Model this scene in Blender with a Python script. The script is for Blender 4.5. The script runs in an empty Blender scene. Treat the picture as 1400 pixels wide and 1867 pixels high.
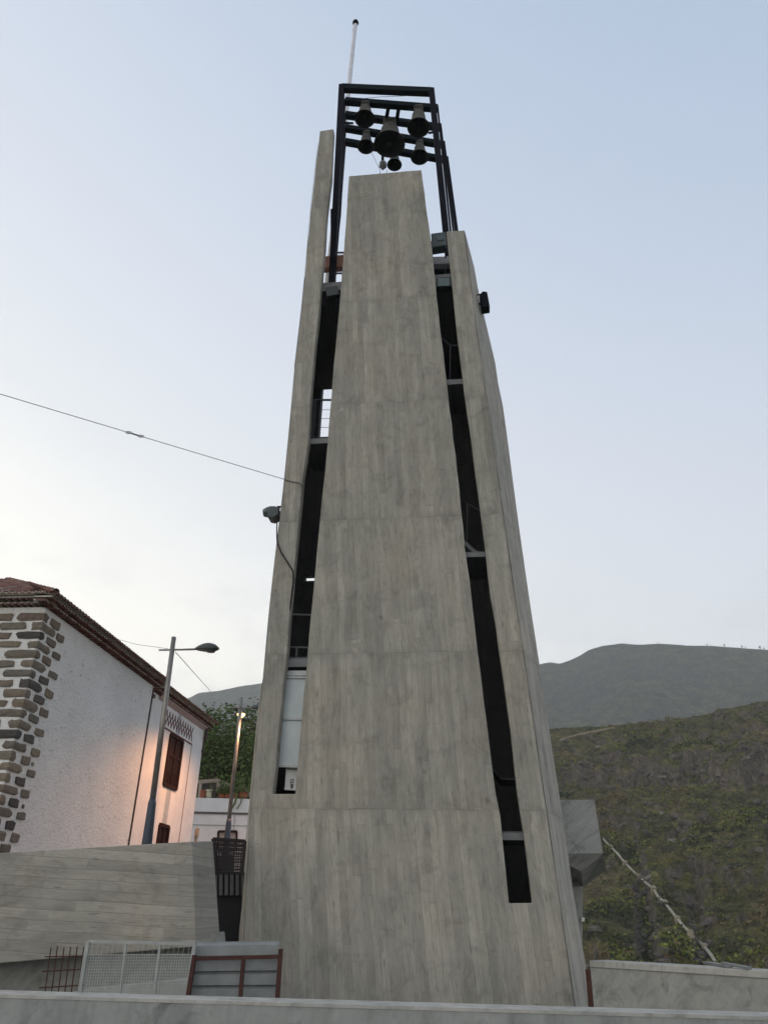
import bpy, math, random
from mathutils import Vector, Matrix, noise
from mathutils.bvhtree import BVHTree
R = math.radians
rnd = random.Random(7)
S = bpy.context.scene
COL = S.collection
# ------------------------------------------------------------------ camera
PITCH, ROLL, F = R(27.7), R(1.33), 1400.0
fwd = Vector((0, math.cos(PITCH), math.sin(PITCH)))
u0 = Vector((0, -math.sin(PITCH), math.cos(PITCH)))
rt = Vector((1, 0, 0)) * math.cos(ROLL) + u0 * math.sin(ROLL)
up = u0 * math.cos(ROLL) - Vector((1, 0, 0)) * math.sin(ROLL)
cd = bpy.data.cameras.new('camera')
cd.sensor_fit = 'HORIZONTAL'; cd.sensor_width = 36; cd.lens = 36 * F / 1400
cd.clip_start = 0.1; cd.clip_end = 20000
cam = bpy.data.objects.new('camera', cd); COL.objects.link(cam)
cam.matrix_world = Matrix((rt, up, -fwd)).transposed().to_4x4()
S.camera = cam
# ------------------------------------------------------------------ sky and light
SUN_AZ, SUN_EL = R(-62), R(7)          # azimuth from +Y towards +X
w = bpy.data.worlds.new('World'); S.world = w; w.use_nodes = True
nt = w.node_tree; N = nt.nodes; L = nt.links; N.clear()
def wn(t, **k):
    n = N.new(t)
    for a, b in k.items(): setattr(n, a, b)
    return n
wo = wn('ShaderNodeOutputWorld'); bg = wn('ShaderNodeBackground')
sky = wn('ShaderNodeTexSky', sky_type='NISHITA', sun_disc=False, sun_elevation=SUN_EL,
         sun_rotation=SUN_AZ, altitude=100, air_density=1.0, dust_density=2.0, ozone_density=3.0)
tc = wn('ShaderNodeTexCoord'); sx = wn('ShaderNodeSeparateXYZ')
L.new(tc.outputs['Generated'], sx.inputs[0])
# thin high overcast veil: pale near the horizon, bluer overhead, a little bluer to the right
ramp = wn('ShaderNodeValToRGB'); cr = ramp.color_ramp
cr.elements[0].position = 0.0; cr.elements[0].color = (14.6, 14.0, 12.4, 1)
cr.elements[1].position = 1.0; cr.elements[1].color = (4.1, 5.2, 6.9, 1)
for p, c in ((0.2, (12.9, 12.5, 11.5, 1)), (0.40, (9.0, 9.3, 9.6, 1)), (0.60, (7.3, 7.8, 8.8, 1)), (0.80, (5.6, 6.5, 7.9, 1))):
    e = cr.elements.new(p); e.color = c
tilt = wn('ShaderNodeMath', operation='MULTIPLY_ADD'); tilt.inputs[1].default_value = 0.34
L.new(sx.outputs['X'], tilt.inputs[0]); L.new(sx.outputs['Z'], tilt.inputs[2])
L.new(tilt.outputs[0], ramp.inputs[0])
mx = wn('ShaderNodeMixRGB'); mx.inputs[0].default_value = 0.92
L.new(sky.outputs[0], mx.inputs[1]); L.new(ramp.outputs[0], mx.inputs[2])
# wisps of cloud low over the mountains
nz = wn('ShaderNodeTexNoise'); nz.inputs['Scale'].default_value = 8; nz.inputs['Detail'].default_value = 7; nz.inputs['Roughness'].default_value = 0.6
mp = wn('ShaderNodeMapping'); mp.inputs['Scale'].default_value = (1, 1, 2.2)
L.new(tc.outputs['Generated'], mp.inputs[0]); L.new(mp.outputs[0], nz.inputs[0])
nr = wn('ShaderNodeValToRGB'); nr.color_ramp.elements[0].position = 0.48; nr.color_ramp.elements[1].position = 0.72
L.new(nz.outputs['Fac'], nr.inputs[0])
low = wn('ShaderNodeMapRange'); low.inputs[1].default_value = 0.24; low.inputs[2].default_value = 0.42
low.inputs[3].default_value = 0.85; low.inputs[4].default_value = 0.05
L.new(sx.outputs['Z'], low.inputs[0])
mm = wn('ShaderNodeMath', operation='MULTIPLY'); L.new(nr.outputs[0], mm.inputs[0]); L.new(low.outputs[0], mm.inputs[1])
cm = wn('ShaderNodeMixRGB'); cm.inputs[2].default_value = (7.0, 7.4, 7.9, 1)
L.new(mm.outputs[0], cm.inputs[0]); L.new(mx.outputs[0], cm.inputs[1])
L.new(cm.outputs[0], bg.inputs[0]); bg.inputs[1].default_value = 0.1
L.new(bg.outputs[0], wo.inputs[0])
sl = bpy.data.lights.new('sun', 'SUN'); sl.energy = 0.5; sl.angle = R(15); sl.color = (1.0, 0.9, 0.78)
so = bpy.data.objects.new('sun', sl); COL.objects.link(so)
sd = Vector((math.sin(SUN_AZ) * math.cos(SUN_EL), math.cos(SUN_AZ) * math.cos(SUN_EL), math.sin(SUN_EL)))
so.rotation_euler = (-sd).to_track_quat('-Z', 'Y').to_euler()
V = S.view_settings; V.view_transform = 'Standard'; V.look = 'None'; V.gamma = 1; V.exposure = 0.15
S.cycles.volume_bounces = 3
# ------------------------------------------------------------------ helpers
ZG = -1.6
def ray(px, py):
    return (fwd + rt * ((px - 700) / F) - up * ((py - 933.5) / F)).normalized()
def at_plane(px, py, p0, n):
    d = ray(px, py); return d * (Vector(p0).dot(n) / d.dot(n))
def at_z(px, py, z): return at_plane(px, py, (0, 0, z), Vector((0, 0, 1)))
def at_y(px, py, y): return at_plane(px, py, (0, y, 0), Vector((0, 1, 0)))
PHI = R(7.5); D0 = 15.0
EU = Vector((math.cos(PHI), -math.sin(PHI), 0)); EV = Vector((math.sin(PHI), math.cos(PHI), 0)); EZ = Vector((0, 0, 1))
TO = Vector((0.6, D0, ZG))                                   # tower origin on its front face
def W(u, v, z): return TO + EU * u + EV * v + EZ * (z - ZG)    # z is above the eye
def T(px, py, v=0.0): return at_plane(px, py, TO + EV * v, EV)
def tuv(p): q = p - TO; return q.dot(EU), q.dot(EV), p.z

class MB:
    def __init__(s): s.v = []; s.f = []
    def add(s, vs, fs):
        o = len(s.v); s.v += [Vector(p) for p in vs]; s.f += [tuple(i + o for i in f) for f in fs]; return s
    def prism(s, a, b):
        n = len(a); s.add(list(a) + list(b), [tuple(range(n))[::-1], tuple(range(n, 2 * n))] + [(i, (i + 1) % n, n + (i + 1) % n, n + i) for i in range(n)]); return s
    def ext(s, a, d):
        d = Vector(d); return s.prism(a, [Vector(p) + d for p in a])
    def box(s, c, h, ax=None):
        ax = ax or (Vector((1, 0, 0)), Vector((0, 1, 0)), EZ); c = Vector(c)
        P = lambda i, j, k: c + ax[0] * h[0] * i + ax[1] * h[1] * j + ax[2] * h[2] * k
        return s.prism([P(-1, -1, -1), P(1, -1, -1), P(1, 1, -1), P(-1, 1, -1)], [P(-1, -1, 1), P(1, -1, 1), P(1, 1, 1), P(-1, 1, 1)])
    def bar(s, a, b, w, h=None, upv=None):
        a = Vector(a); b = Vector(b); h = h or w; d = (b - a).normalized()
        upv = Vector(upv) if upv else (EZ if abs(d.z) < .9 else EV)
        x = d.cross(upv).normalized(); y = x.cross(d)
        q = [x * w / 2 * i + y * h / 2 * j for i, j in ((-1, -1), (1, -1), (1, 1), (-1, 1))]
        return s.prism([a + k for k in q], [b + k for k in q])
    def tube(s, pts, r, n=8, cap=True):
        pts = [Vector(p) for p in pts]; rs = r if isinstance(r, (list, tuple)) else [r] * len(pts)
        rings = []
        ref = None
        for i, p in enumerate(pts):
            d = (pts[min(i + 1, len(pts) - 1)] - pts[max(i - 1, 0)]).normalized()
            if ref is None: ref = d.orthogonal().normalized()
            ref = (ref - d * ref.dot(d)).normalized(); y = d.cross(ref)
            rings.append([p + (ref * math.cos(2 * math.pi * k / n) + y * math.sin(2 * math.pi * k / n)) * rs[i] for k in range(n)])
        fs = [(i * n + k, i * n + (k + 1) % n, (i + 1) * n + (k + 1) % n, (i + 1) * n + k) for i in range(len(pts) - 1) for k in range(n)]
        if cap: fs += [tuple(range(n))[::-1], tuple(range((len(pts) - 1) * n, len(pts) * n))]
        return s.add([q for r_ in rings for q in r_], fs)
    def lathe(s, c, prof, axis=None, n=24):
        axis = (Vector(axis) if axis else EZ).normalized(); x = axis.orthogonal().normalized(); y = axis.cross(x); c = Vector(c)
        vs = [c + axis * h + (x * math.cos(2 * math.pi * k / n) + y * math.sin(2 * math.pi * k / n)) * r for r, h in prof for k in range(n)]
        return s.add(vs, [(i * n + k, i * n + (k + 1) % n, (i + 1) * n + (k + 1) % n, (i + 1) * n + k) for i in range(len(prof) - 1) for k in range(n)])

def props(o, label=None, cat=None, group=None, kind=None):
    if label: o['label'] = label
    if cat: o['category'] = cat
    if group: o['group'] = group
    if kind: o['kind'] = kind
    return o
INV = {}
def thing(name, label, cat, loc=(0, 0, 0), rotz=0, group=None):
    o = bpy.data.objects.new(name, None); COL.objects.link(o); o.empty_display_size = .2
    o.location = loc; o.rotation_euler = (0, 0, rotz)
    INV[o.name] = (Matrix.Translation(Vector(loc)) @ Matrix.Rotation(rotz, 4, 'Z')).inverted()
    return props(o, label, cat, group)
def obj(name, mb, mat, parent=None, smooth=False, loc=None, bevel=0, **kw):
    me = bpy.data.meshes.new(name)
    root = parent
    while root is not None and root.name not in INV: root = root.parent
    if root is not None: M = INV[root.name]
    else: M = Matrix.Translation(-Vector(loc)) if loc is not None else Matrix()
    me.from_pydata([M @ p for p in mb.v], [], mb.f); me.update()
    me.materials.append(mat)
    if smooth:
        me.polygons.foreach_set('use_smooth', [True] * len(me.polygons))
    o = bpy.data.objects.new(name, me); COL.objects.link(o)
    if root is not None: o.parent = parent
    elif loc is not None: o.location = loc
    if bevel:
        b = o.modifiers.new('bevel', 'BEVEL'); b.width = bevel; b.segments = 2; b.limit_method = 'ANGLE'; b.angle_limit = R(40)
    return props(o, **kw)
def fixn(o):
    import bmesh
    bm = bmesh.new(); bm.from_mesh(o.data); bmesh.ops.recalc_face_normals(bm, faces=bm.faces); bm.to_mesh(o.data); bm.free(); return o
# ------------------------------------------------------------------ materials
class Mat:
    def __init__(s, name, base=(.5, .5, .5), rough=.8, metal=0):
        s.m = bpy.data.materials.new(name); s.m.use_nodes = True; s.t = s.m.node_tree; s.n = s.t.nodes; s.l = s.t.links
        s.b = s.n['Principled BSDF']; s.b.inputs['Base Color'].default_value = (*base, 1)
        s.b.inputs['Roughness'].default_value = rough; s.b.inputs['Metallic'].default_value = metal
        s.co = s.N('ShaderNodeTexCoord').outputs['Object']
    def N(s, t, **k):
        n = s.n.new(t)
        for a, b in k.items(): setattr(n, a, b)
        return n
    def map(s, sc=(1, 1, 1), rot=(0, 0, 0), src=None, loc=(0, 0, 0)):
        m = s.N('ShaderNodeMapping'); m.inputs['Scale'].default_value = sc; m.inputs['Rotation'].default_value = rot; m.inputs['Location'].default_value = loc
        s.l.new(src or s.co, m.inputs[0]); return m.outputs[0]
    def noise(s, scale, detail=4, rough=.55, vec=None, dist=0):
        n = s.N('ShaderNodeTexNoise'); n.inputs['Scale'].default_value = scale; n.inputs['Detail'].default_value = detail
        n.inputs['Roughness'].default_value = rough; n.inputs['Distortion'].default_value = dist
        s.l.new(vec or s.co, n.inputs['Vector']); return n.outputs['Fac']
    def ramp(s, fac, stops):
        r = s.N('ShaderNodeValToRGB'); e = r.color_ramp.elements
        while len(e) < len(stops): e.new(.5)
        for k, (p, c) in enumerate(stops):
            e[k].position = p; e[k].color = (c, c, c, 1) if isinstance(c, (int, float)) else (*c, 1)
        s.l.new(fac, r.inputs[0]); return r.outputs[0]
    def mix(s, a, b, fac=.5, mode='MIX'):
        m = s.N('ShaderNodeMixRGB', blend_type=mode)
        for i, x in ((0, fac), (1, a), (2, b)):
            if isinstance(x, (int, float)): m.inputs[i].default_value = x if i == 0 else (x, x, x, 1)
            elif isinstance(x, tuple): m.inputs[i].default_value = (*x, 1)
            else: s.l.new(x, m.inputs[i])
        return m.outputs[0]
    def math(s, op, a, b=0.0, c=None):
        m = s.N('ShaderNodeMath', operation=op)
        for i, x in enumerate((a, b, c)):
            if x is None: continue
            if isinstance(x, (int, float)): m.inputs[i].default_value = x
            else: s.l.new(x, m.inputs[i])
        return m.outputs[0]
    def col(s, c): s.l.new(c, s.b.inputs['Base Color']); return s
    def bump(s, h, strength=.3, dist=.02):
        b = s.N('ShaderNodeBump'); b.inputs['Strength'].default_value = strength; b.inputs['Distance'].default_value = dist
        s.l.new(h, b.inputs['Height']); s.l.new(b.outputs[0], s.b.inputs['Normal']); return s
    def vadd(s, x, y, z):
        c = s.N('ShaderNodeCombineXYZ')
        for i, q in enumerate((x, y, z)):
            if isinstance(q, (int, float)): c.inputs[i].default_value = q
            else: s.l.new(q, c.inputs[i])
        return c.outputs[0]
    def sep(s, v=None):
        q = s.N('ShaderNodeSeparateXYZ'); s.l.new(v or s.co, q.inputs[0]); return q.outputs

def plain(name, c, rough=.7, metal=0, var=.15, scale=6, bump=.15):
    m = Mat(name, c, rough, metal)
    n = m.noise(scale, 5, .6)
    m.col(m.mix(tuple(x * (1 - var) for x in c), tuple(min(1, x * (1 + var)) for x in c), m.ramp(n, [(.3, 0), (.7, 1)])))
    m.bump(m.noise(scale * 8, 3), bump, .005)
    return m.m

def board_concrete(name, c, horizontal=False, tiltk=0.0, pours=(), plank=.13, length=3.4, contrast=1.0, axis='X', dirt=1.0):
    """board-marked concrete: planks with random ends, each lift laid anew, grain, knots, pour joints, blotches."""
    m = Mat(name, c, .88)
    x, y, z = m.sep()
    a = x if axis == 'X' else y
    def wnoise(u, v):
        n = m.N('ShaderNodeTexWhiteNoise', noise_dimensions='2D'); m.l.new(m.vadd(u, v, 0.0), n.inputs['Vector']); return n.outputs['Value']
    mul = lambda p, q: m.math('MULTIPLY', p, q); add = lambda p, q: m.math('ADD', p, q); sub = lambda p, q: m.math('SUBTRACT', p, q)
    lift = 0.0
    for p in pours: lift = add(lift, m.math('GREATER_THAN', z, p))
    lr = wnoise(lift, 3.3) if pours else .5
    tk = add(tiltk - .03, mul(lr, .06)) if pours else tiltk
    wob = mul(sub(m.noise(.5, 2), .5), .10)
    along, ac0 = (z, a) if not horizontal else (a, z)
    across = add(add(ac0, mul(along, tk)), wob)
    row = add(m.math('DIVIDE', across, plank), mul(lift, 7.37))
    rid = m.math('FLOOR', row); rf = m.math('FRACT', row)
    lp = m.math('DIVIDE', add(along, mul(wnoise(rid, lift), 9.0)), length)
    lid = m.math('FLOOR', lp); lf = m.math('FRACT', lp)
    tone = wnoise(rid, add(lid, mul(lift, 17.0)))
    edge = m.ramp(m.math('MINIMUM', rf, sub(1.0, rf)), [(.02, 1), (.075, 0)])
    end = m.ramp(m.math('MINIMUM', lf, sub(1.0, lf)), [(.001, 1), (.0045, 0)])
    seam = m.math('MAXIMUM', edge, end)
    br1 = m.ramp(m.noise(1.6, 4, .65), [(.42, .05), (.62, 1)])
    gv = m.vadd(mul(along, 2.6), mul(across, 15.0), mul(tone, 9.0))
    grain = m.noise(1.0, 7, .68, gv, .8)
    fine = m.noise(1.0, 4, .6, m.vadd(mul(along, 9.0), mul(across, 60.0), 1.0))
    streak = m.noise(1.0, 5, .62, m.vadd(mul(along, .55), mul(across, 2.6), 4.0), 1.3)
    blot = m.noise(.42, 6, .62, None, .4); blot2 = m.noise(2.2, 6, .7, None, .8)
    k = contrast
    col = m.mix(tuple(q * (1 - .13 * k) for q in c), tuple(q * (1 + .11 * k) for q in c), tone)
    col = m.mix(col, m.ramp(grain, [(.32, .72), (.5, 1.0), (.70, 1.18)]), .6 * k, 'MULTIPLY')
    col = m.mix(col, m.ramp(fine, [(.3, .93), (.7, 1.07)]), .8, 'MULTIPLY')
    col = m.mix(col, m.ramp(streak, [(.3, .76), (.5, 1.0), (.7, 1.14)]), .85, 'MULTIPLY')
    col = m.mix(col, m.ramp(blot, [(.32, (.86, .90, .88)), (.5, (1, 1, 1)), (.68, (1.12, 1.06, 1.0))]), .9 * dirt, 'MULTIPLY')
    col = m.mix(col, m.ramp(blot2, [(.36, .78), (.47, 1.0), (.7, 1.07)]), .8 * dirt, 'MULTIPLY')
    if pours: col = m.mix(col, m.ramp(lr, [(0, .95), (1, 1.05)]), 1.0, 'MULTIPLY')
    # knots and board-end bruises
    vo = m.N('ShaderNodeTexVoronoi'); vo.inputs['Scale'].default_value = 1.1
    m.l.new(m.vadd(mul(along, .9), mul(across, 1.2), add(lift, .0)), vo.inputs['Vector'])
    kd = add(vo.outputs['Distance'], mul(sub(m.noise(16, 2), .5), .07))
    kn = mul(m.ramp(kd, [(.03, 1), (.075, 0)]), m.ramp(m.noise(.8, 2), [(.45, 0), (.55, 1)]))
    dash = m.ramp(m.noise(1.0, 2, .5, m.vadd(mul(along, 3.0), mul(across, 22.0), 31.0)), [(.66, 0), (.72, 1)])
    dark = tuple(q * .5 for q in c)
    col = m.mix(col, dark, mul(kn, .85)); col = m.mix(col, dark, mul(dash, .75))
    col = m.mix(col, dark, mul(mul(seam, br1), .42 * k))
    hgt = sub(add(mul(grain, .6), mul(tone, .35)), mul(seam, .5))
    pl = None
    for p in pours:
        q = sub(add(z, add(mul(sub(m.noise(1.1, 3), .5), .10), mul(sub(m.noise(9, 3), .5), .05))), p)
        d = m.math('ABSOLUTE', q)
        kk = m.math('MAXIMUM', m.ramp(d, [(.0, 1), (.026, 0)]), m.ramp(d, [(.02, .35), (.16, 0)]))
        pl = kk if pl is None else m.math('MAXIMUM', pl, kk)
    if pl is not None:
        pk = mul(pl, m.ramp(m.noise(1.3, 4, .65), [(.36, .12), (.62, 1.0)]))
        col = m.mix(col, tuple(q * .6 for q in c), mul(pk, 1.0)); hgt = sub(hgt, mul(pl, .6))
    m.col(col); m.bump(hgt, .5, .012)
    return m.m

CB = (.325, .302, .258)
POURS = [T(700, y).z - ZG for y in (545, 733, 945, 1190, 1476)]
M = {}
M['front'] = board_concrete('board_marked_concrete', CB, pours=POURS, tiltk=.075)
M['side'] = board_concrete('lightened_side_concrete', (.385, .35, .30), pours=POURS, axis='Y')  # lighter copy of the front colour, making up for dimmer light on the flanks
M['inner'] = board_concrete('darkened_inner_concrete', (.17, .17, .175), contrast=.6)  # darker copy of the concrete; shade inside the slots is put into its colour
M['slab'] = board_concrete('board_marked_wall', (.325, .298, .255), horizontal=True, plank=.14, length=2.0, tiltk=.03)
M['parapet'] = None
def cast(name, c, slope=0.9, s=1.2, dirt=.55):
    m = Mat(name, c, .85)
    x, y, z = m.sep()
    v = m.vadd(m.math('ADD', m.math('MULTIPLY', x, 1.0), m.math('MULTIPLY', z, -slope)), m.math('MULTIPLY', m.math('ADD', z, x), .22), y)
    n1 = m.noise(4.5 * s, 5, .62, v, .5); n2 = m.noise(.8 * s, 5, .6); n3 = m.noise(14 * s, 3, .6)
    col = m.mix(c, m.ramp(n1, [(.3, .66), (.5, 1.0), (.75, 1.2)]), .75, 'MULTIPLY')
    col = m.mix(col, m.ramp(n2, [(.3, (.8, .83, .82)), (.55, (1, 1, 1)), (.75, (1.12, 1.1, 1.06))]), .85, 'MULTIPLY')
    col = m.mix(col, tuple(q * .45 for q in c), m.math('MULTIPLY', m.ramp(m.noise(2.3 * s, 4, .65, None, .6), [(.56, 0), (.68, 1)]), dirt))
    col = m.mix(col, m.ramp(n3, [(.3, .9), (.7, 1.08)]), .8, 'MULTIPLY')
    m.col(col); m.bump(m.math('ADD', m.math('MULTIPLY', n3, .4), n1), .35, .012); return m.m
M['parapet'] = cast('weathered_concrete', (.31, .305, .28))
M['kerb'] = cast('grey_wall_concrete', (.29, .295, .275), .15, 1.3, .75)
M['coping'] = cast('coping_concrete', (.40, .38, .345), .3, 1.5)
M['steel'] = plain('dark_painted_steel', (.006, .006, .012), .75, 0)
M['steel2'] = plain('blue_black_steel', (.004, .009, .011), .7, 0)
for k_ in ('steel', 'steel2'): M[k_].node_tree.nodes['Principled BSDF'].inputs['Specular IOR Level'].default_value = .12
M['bronze'] = plain('aged_bronze', (.11, .10, .075), .6, .35, .3, 5)
M['bronze_in'] = plain('bell_inside_metal', (.02, .02, .02), .7, .2)
M['pole'] = plain('galvanised_pole', (.26, .24, .22), .4, .6)
M['white_pole'] = plain('white_pole_paint', (.62, .6, .62), .5)
M['dark_housing'] = plain('dark_floodlight_housing', (.022, .026, .026), .6)
M['housing'] = plain('floodlight_housing', (.055, .07, .07), .5, .2)
M['lens'] = plain('floodlight_glass', (.06, .085, .08), .25, 0)
M['rust'] = plain('rusty_steel', (.065, .024, .017), .85, .1, .35, 9)
M['beam_red'] = plain('red_primer_beam', (.30, .15, .105), .8, 0, .2, 4)
M['grey_metal'] = plain('light_grey_metal', (.42, .43, .43), .5, .3)
M['zinc'] = plain('zinc_sheet', (.24, .25, .25), .5, .3, .22, 2.5)
M['panel'] = plain('frosted_window_panel', (.50, .55, .56), .25, 0, .12, 2.2)
M['whitebox'] = plain('white_enamel', (.72, .72, .70), .4)
M['ink'] = plain('black_lettering', (.02, .02, .02), .6)
M['rail'] = plain('railing_steel', (.10, .105, .12), .5, .3)
M['edge'] = plain('slab_edge_concrete', (.25, .25, .255), .8)
M['wood'] = plain('dark_red_timber', (.028, .012, .009), .7, 0, .3, 12)
M['woodp'] = plain('shutter_panel_timber', (.018, .009, .008), .6, 0, .3, 14)
for k_ in ('wood', 'woodp'): M[k_].node_tree.nodes['Principled BSDF'].inputs['Specular IOR Level'].default_value = .1
M['navy'] = plain('navy_lamp_base', (.045, .06, .085), .5)
M['terracotta'] = plain('terracotta_pot', (.30, .10, .05), .85)
M['cream'] = plain('cream_glaze', (.55, .50, .36), .5)
M['pergola'] = plain('pergola_timber', (.30, .25, .19), .8)
M['ground'] = cast('plaza_concrete', (.22, .22, .21), .2, .5)
M['black'] = plain('void_black', (.012, .012, .013), .9)  # flat black standing in for deep shade in gaps and recesses
# rough white lime render
m = Mat('rough_white_render', (.74, .72, .70), .92)
n1 = m.noise(2.4, 8, .72); n2 = m.noise(.4, 4)
n3 = m.noise(7.0, 5, .7, m.map((1, 1, 1.6)), .8)
c = m.mix((.72, .70, .68), (.86, .84, .81), m.ramp(n2, [(.3, 0), (.7, 1)]))
c = m.mix(c, (.30, .28, .26), m.math('MULTIPLY', m.ramp(n3, [(.57, 0), (.66, 1)]), m.ramp(n1, [(.45, .1), (.58, .8)])))
m.col(c); m.bump(m.math('ADD', m.math('MULTIPLY', n1, 1.5), n3), .9, .05); M['render'] = m.m
m = Mat('smooth_white_render', (.76, .73, .71), .9)
n1 = m.noise(1.2, 6, .65); n2 = m.noise(9, 4, .6)
m.col(m.mix(m.mix((.68, .655, .64), (.79, .765, .75), m.ramp(n1, [(.3, 0), (.65, 1)])), (.5, .46, .43), m.math('MULTIPLY', m.ramp(n2, [(.66, 0), (.75, 1)]), .5)))
m.bump(m.math('ADD', n1, m.math('MULTIPLY', n2, .4)), .3, .02); M['smooth_render'] = m.m
# stones: each its own tone
m = Mat('volcanic_stone', (.2, .18, .15), .9)
geo = m.N('ShaderNodeNewGeometry')
tone = m.ramp(geo.outputs['Random Per Island'], [(0, (.04, .038, .04)), (.14, (.12, .10, .085)), (.4, (.20, .165, .125)), (.6, (.17, .125, .10)), (.8, (.23, .185, .13)), (1, (.14, .125, .11))])
tone = m.mix(tone, m.ramp(m.noise(9, 6, .7), [(.3, .6), (.7, 1.25)]), .8, 'MULTIPLY')
m.col(tone); m.bump(m.noise(14, 5, .7), .6, .03); M['stone'] = m.m
m = Mat('clay_roof_tiles', (.2, .09, .06), .85)
geo = m.N('ShaderNodeNewGeometry')
tone = m.ramp(geo.outputs['Random Per Island'], [(0, (.14, .06, .045)), (.35, (.22, .085, .06)), (.6, (.17, .09, .07)), (.85, (.26, .12, .085)), (1, (.20, .17, .14))])
tone = m.mix(tone, m.ramp(m.noise(5, 6, .7), [(.3, .5), (.7, 1.2)]), .8, 'MULTIPLY')
m.col(tone); m.bump(m.noise(20, 4), .4, .01); M['tile'] = m.m
M['mortar'] = plain('lime_mortar', (.58, .53, .46), .95, 0, .25, 7)
M['ornament'] = plain('oxblood_ornament', (.16, .05, .05), .85)
M['cornice'] = plain('pink_cornice_plaster', (.45, .33, .30), .85)
M['patch'] = plain('grey_blue_repair_plaster', (.42, .44, .46), .9)
def foliage(name, cols, rough=.7):
    m = Mat(name, cols[0], rough)
    geo = m.N('ShaderNodeNewGeometry')
    t = m.ramp(geo.outputs['Random Per Island'], [(k / (len(cols) - 1), c) for k, c in enumerate(cols)])
    t = m.mix(t, m.ramp(m.noise(.9, 3), [(.3, .65), (.7, 1.3)]), .8, 'MULTIPLY')
    m.col(t); m.b.inputs['Specular IOR Level'].default_value = .2
    return m.m
M['leaf'] = foliage('tree_leaves', [(.035, .06, .018), (.075, .12, .032), (.11, .155, .05), (.05, .085, .03)])
M['leaf2'] = foliage('pot_plant_leaves', [(.09, .13, .03), (.12, .15, .04), (.06, .1, .03)])
M['bark'] = plain('bark', (.05, .04, .03), .9)
# ------------------------------------------------------------------ ground and plaza
g = MB(); g.add([(-9000, -3000, -75), (9000, -3000, -75), (9000, 9000, -75), (-9000, 9000, -75)], [(0, 1, 2, 3)])
obj('ground', g, plain('valley_floor_soil', (.06, .065, .035), .95, 0, .4, .01, 0), kind='structure')
_fa, _fb = at_z(1075, 1752, -.55), at_z(1400, 1771, -.55); _k = (_fb - _fa).normalized(); _fe = _fb + _k * 9
_pz = [(-70, -25), (_fe.x + .2, -25), (_fe.x + .2, _fe.y), (_fa.x + .2, _fa.y), (_fa.x + .2, 17.5), (2.2, 27), (-1, 60), (-70, 60)]
g = MB(); g.ext([(x, y, -70) for x, y in _pz], (0, 0, 70 + ZG))
obj('plaza', g, M['ground'], kind='structure')
# ------------------------------------------------------------------ bell tower
tower = thing('bell_tower', 'tall tapering board-marked concrete bell tower with two open vertical slots', 'tower', TO, -PHI)
def toT(pts, v=0.0): return [T(x, y, v) for x, y in pts]
outer_left = [(437, 1880), (444, 1712), (456, 1480), (471, 1308), (478, 1254), (491, 1107), (503, 1000), (510, 943), (518, 875), (531, 739), (537, 671), (556, 500), (566, 385), (583, 238)]
slot_left_l = [(608, 234), (604, 320), (596, 384), (590, 468), (586, 513), (582, 560), (576, 612), (567, 714), (562, 803), (551, 875), (544, 957), (535, 1045), (528.5, 1115), (522, 1203), (518, 1233), (503, 1396), (497, 1448)]
slot_left_r = [(538, 1448), (550, 1308), (558, 1227), (567, 1120), (574, 1046), (578, 1000), (583, 950), (597.5, 803), (606.4, 689), (620, 541), (627, 454), (636, 320)]
slot_right_l = [(768, 309), (771, 332), (789, 465), (796, 541), (817, 721), (837, 886), (847.5, 1000), (856, 1057), (871, 1190), (888, 1322), (904, 1449), (912.5, 1490), (928, 1647.5)]
slot_right_r = [(970, 1647), (955, 1523), (943, 1449), (931, 1334), (904, 1141), (894, 1086), (880, 964), (860, 811), (846, 714), (833, 607), (822.5, 507), (813.6, 421)]
corner_r = [(846.6, 419), (868, 590), (888, 730), (941, 1100), (997, 1482), (1048, 1832), (1055, 1880)]
outline = outer_left + slot_left_l + slot_left_r + slot_right_l + slot_right_r + corner_r
def rough(P, step=.4, j=.007):
    out = []
    for a_, b_ in zip(P, P[1:] + P[:1]):
        n_ = max(1, int((b_ - a_).length / step)); out.append(a_)
        for i_ in range(1, n_): out.append(a_.lerp(b_, i_ / n_) + EU * rnd.uniform(-j, j) + EZ * rnd.uniform(-j, j))
    return out
A = rough(toT(outline)); TH = .24
fw = MB(); fw.prism(A, [p + EV * TH for p in A])
obj('front_wall', fw, M['front'], tower, bevel=.02)
# flanks
sil_r = [(846.9, 419.5), (860, 461), (872, 530), (893, 620), (902, 653), (906, 689), (918, 746), (944, 946), (966, 1100), (984, 1215), (1007, 1371), (1029.6, 1511), (1044, 1622), (1081, 1840), (1088, 1880)]
sil_l = [(428, 1714), (451, 1500), (457.6, 1428), (469, 1308), (476, 1254)]
def uz(pts, v): return sorted(((tuv(T(x, y, v))[2], tuv(T(x, y, v))[0]) for x, y in pts))
def interp(tab, z):
    if z <= tab[0][0]:
        (a, b), (c, d) = tab[0], tab[1]; return b + (d - b) * (z - a) / (c - a)
    for (a, b), (c, d) in zip(tab, tab[1:]):
        if z <= c: return b + (d - b) * (z - a) / (c - a)
    return tab[-1][1]
cr_t, sr_t = uz(corner_r, 0), uz(sil_r, 1.4)
cl_t = uz(outer_left, 0); sl_t = uz(sil_l, .9)
VB = 4.6
rr_t = uz([(x - 10, y) for x, y in sil_r], VB)
rl_t = uz([(x + 5, y) for x, y in outer_left[4:]] + [(x + 5, y) for x, y in sil_l], VB)
def bu(side, z): return interp(rr_t if side > 0 else rl_t, z)
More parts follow.
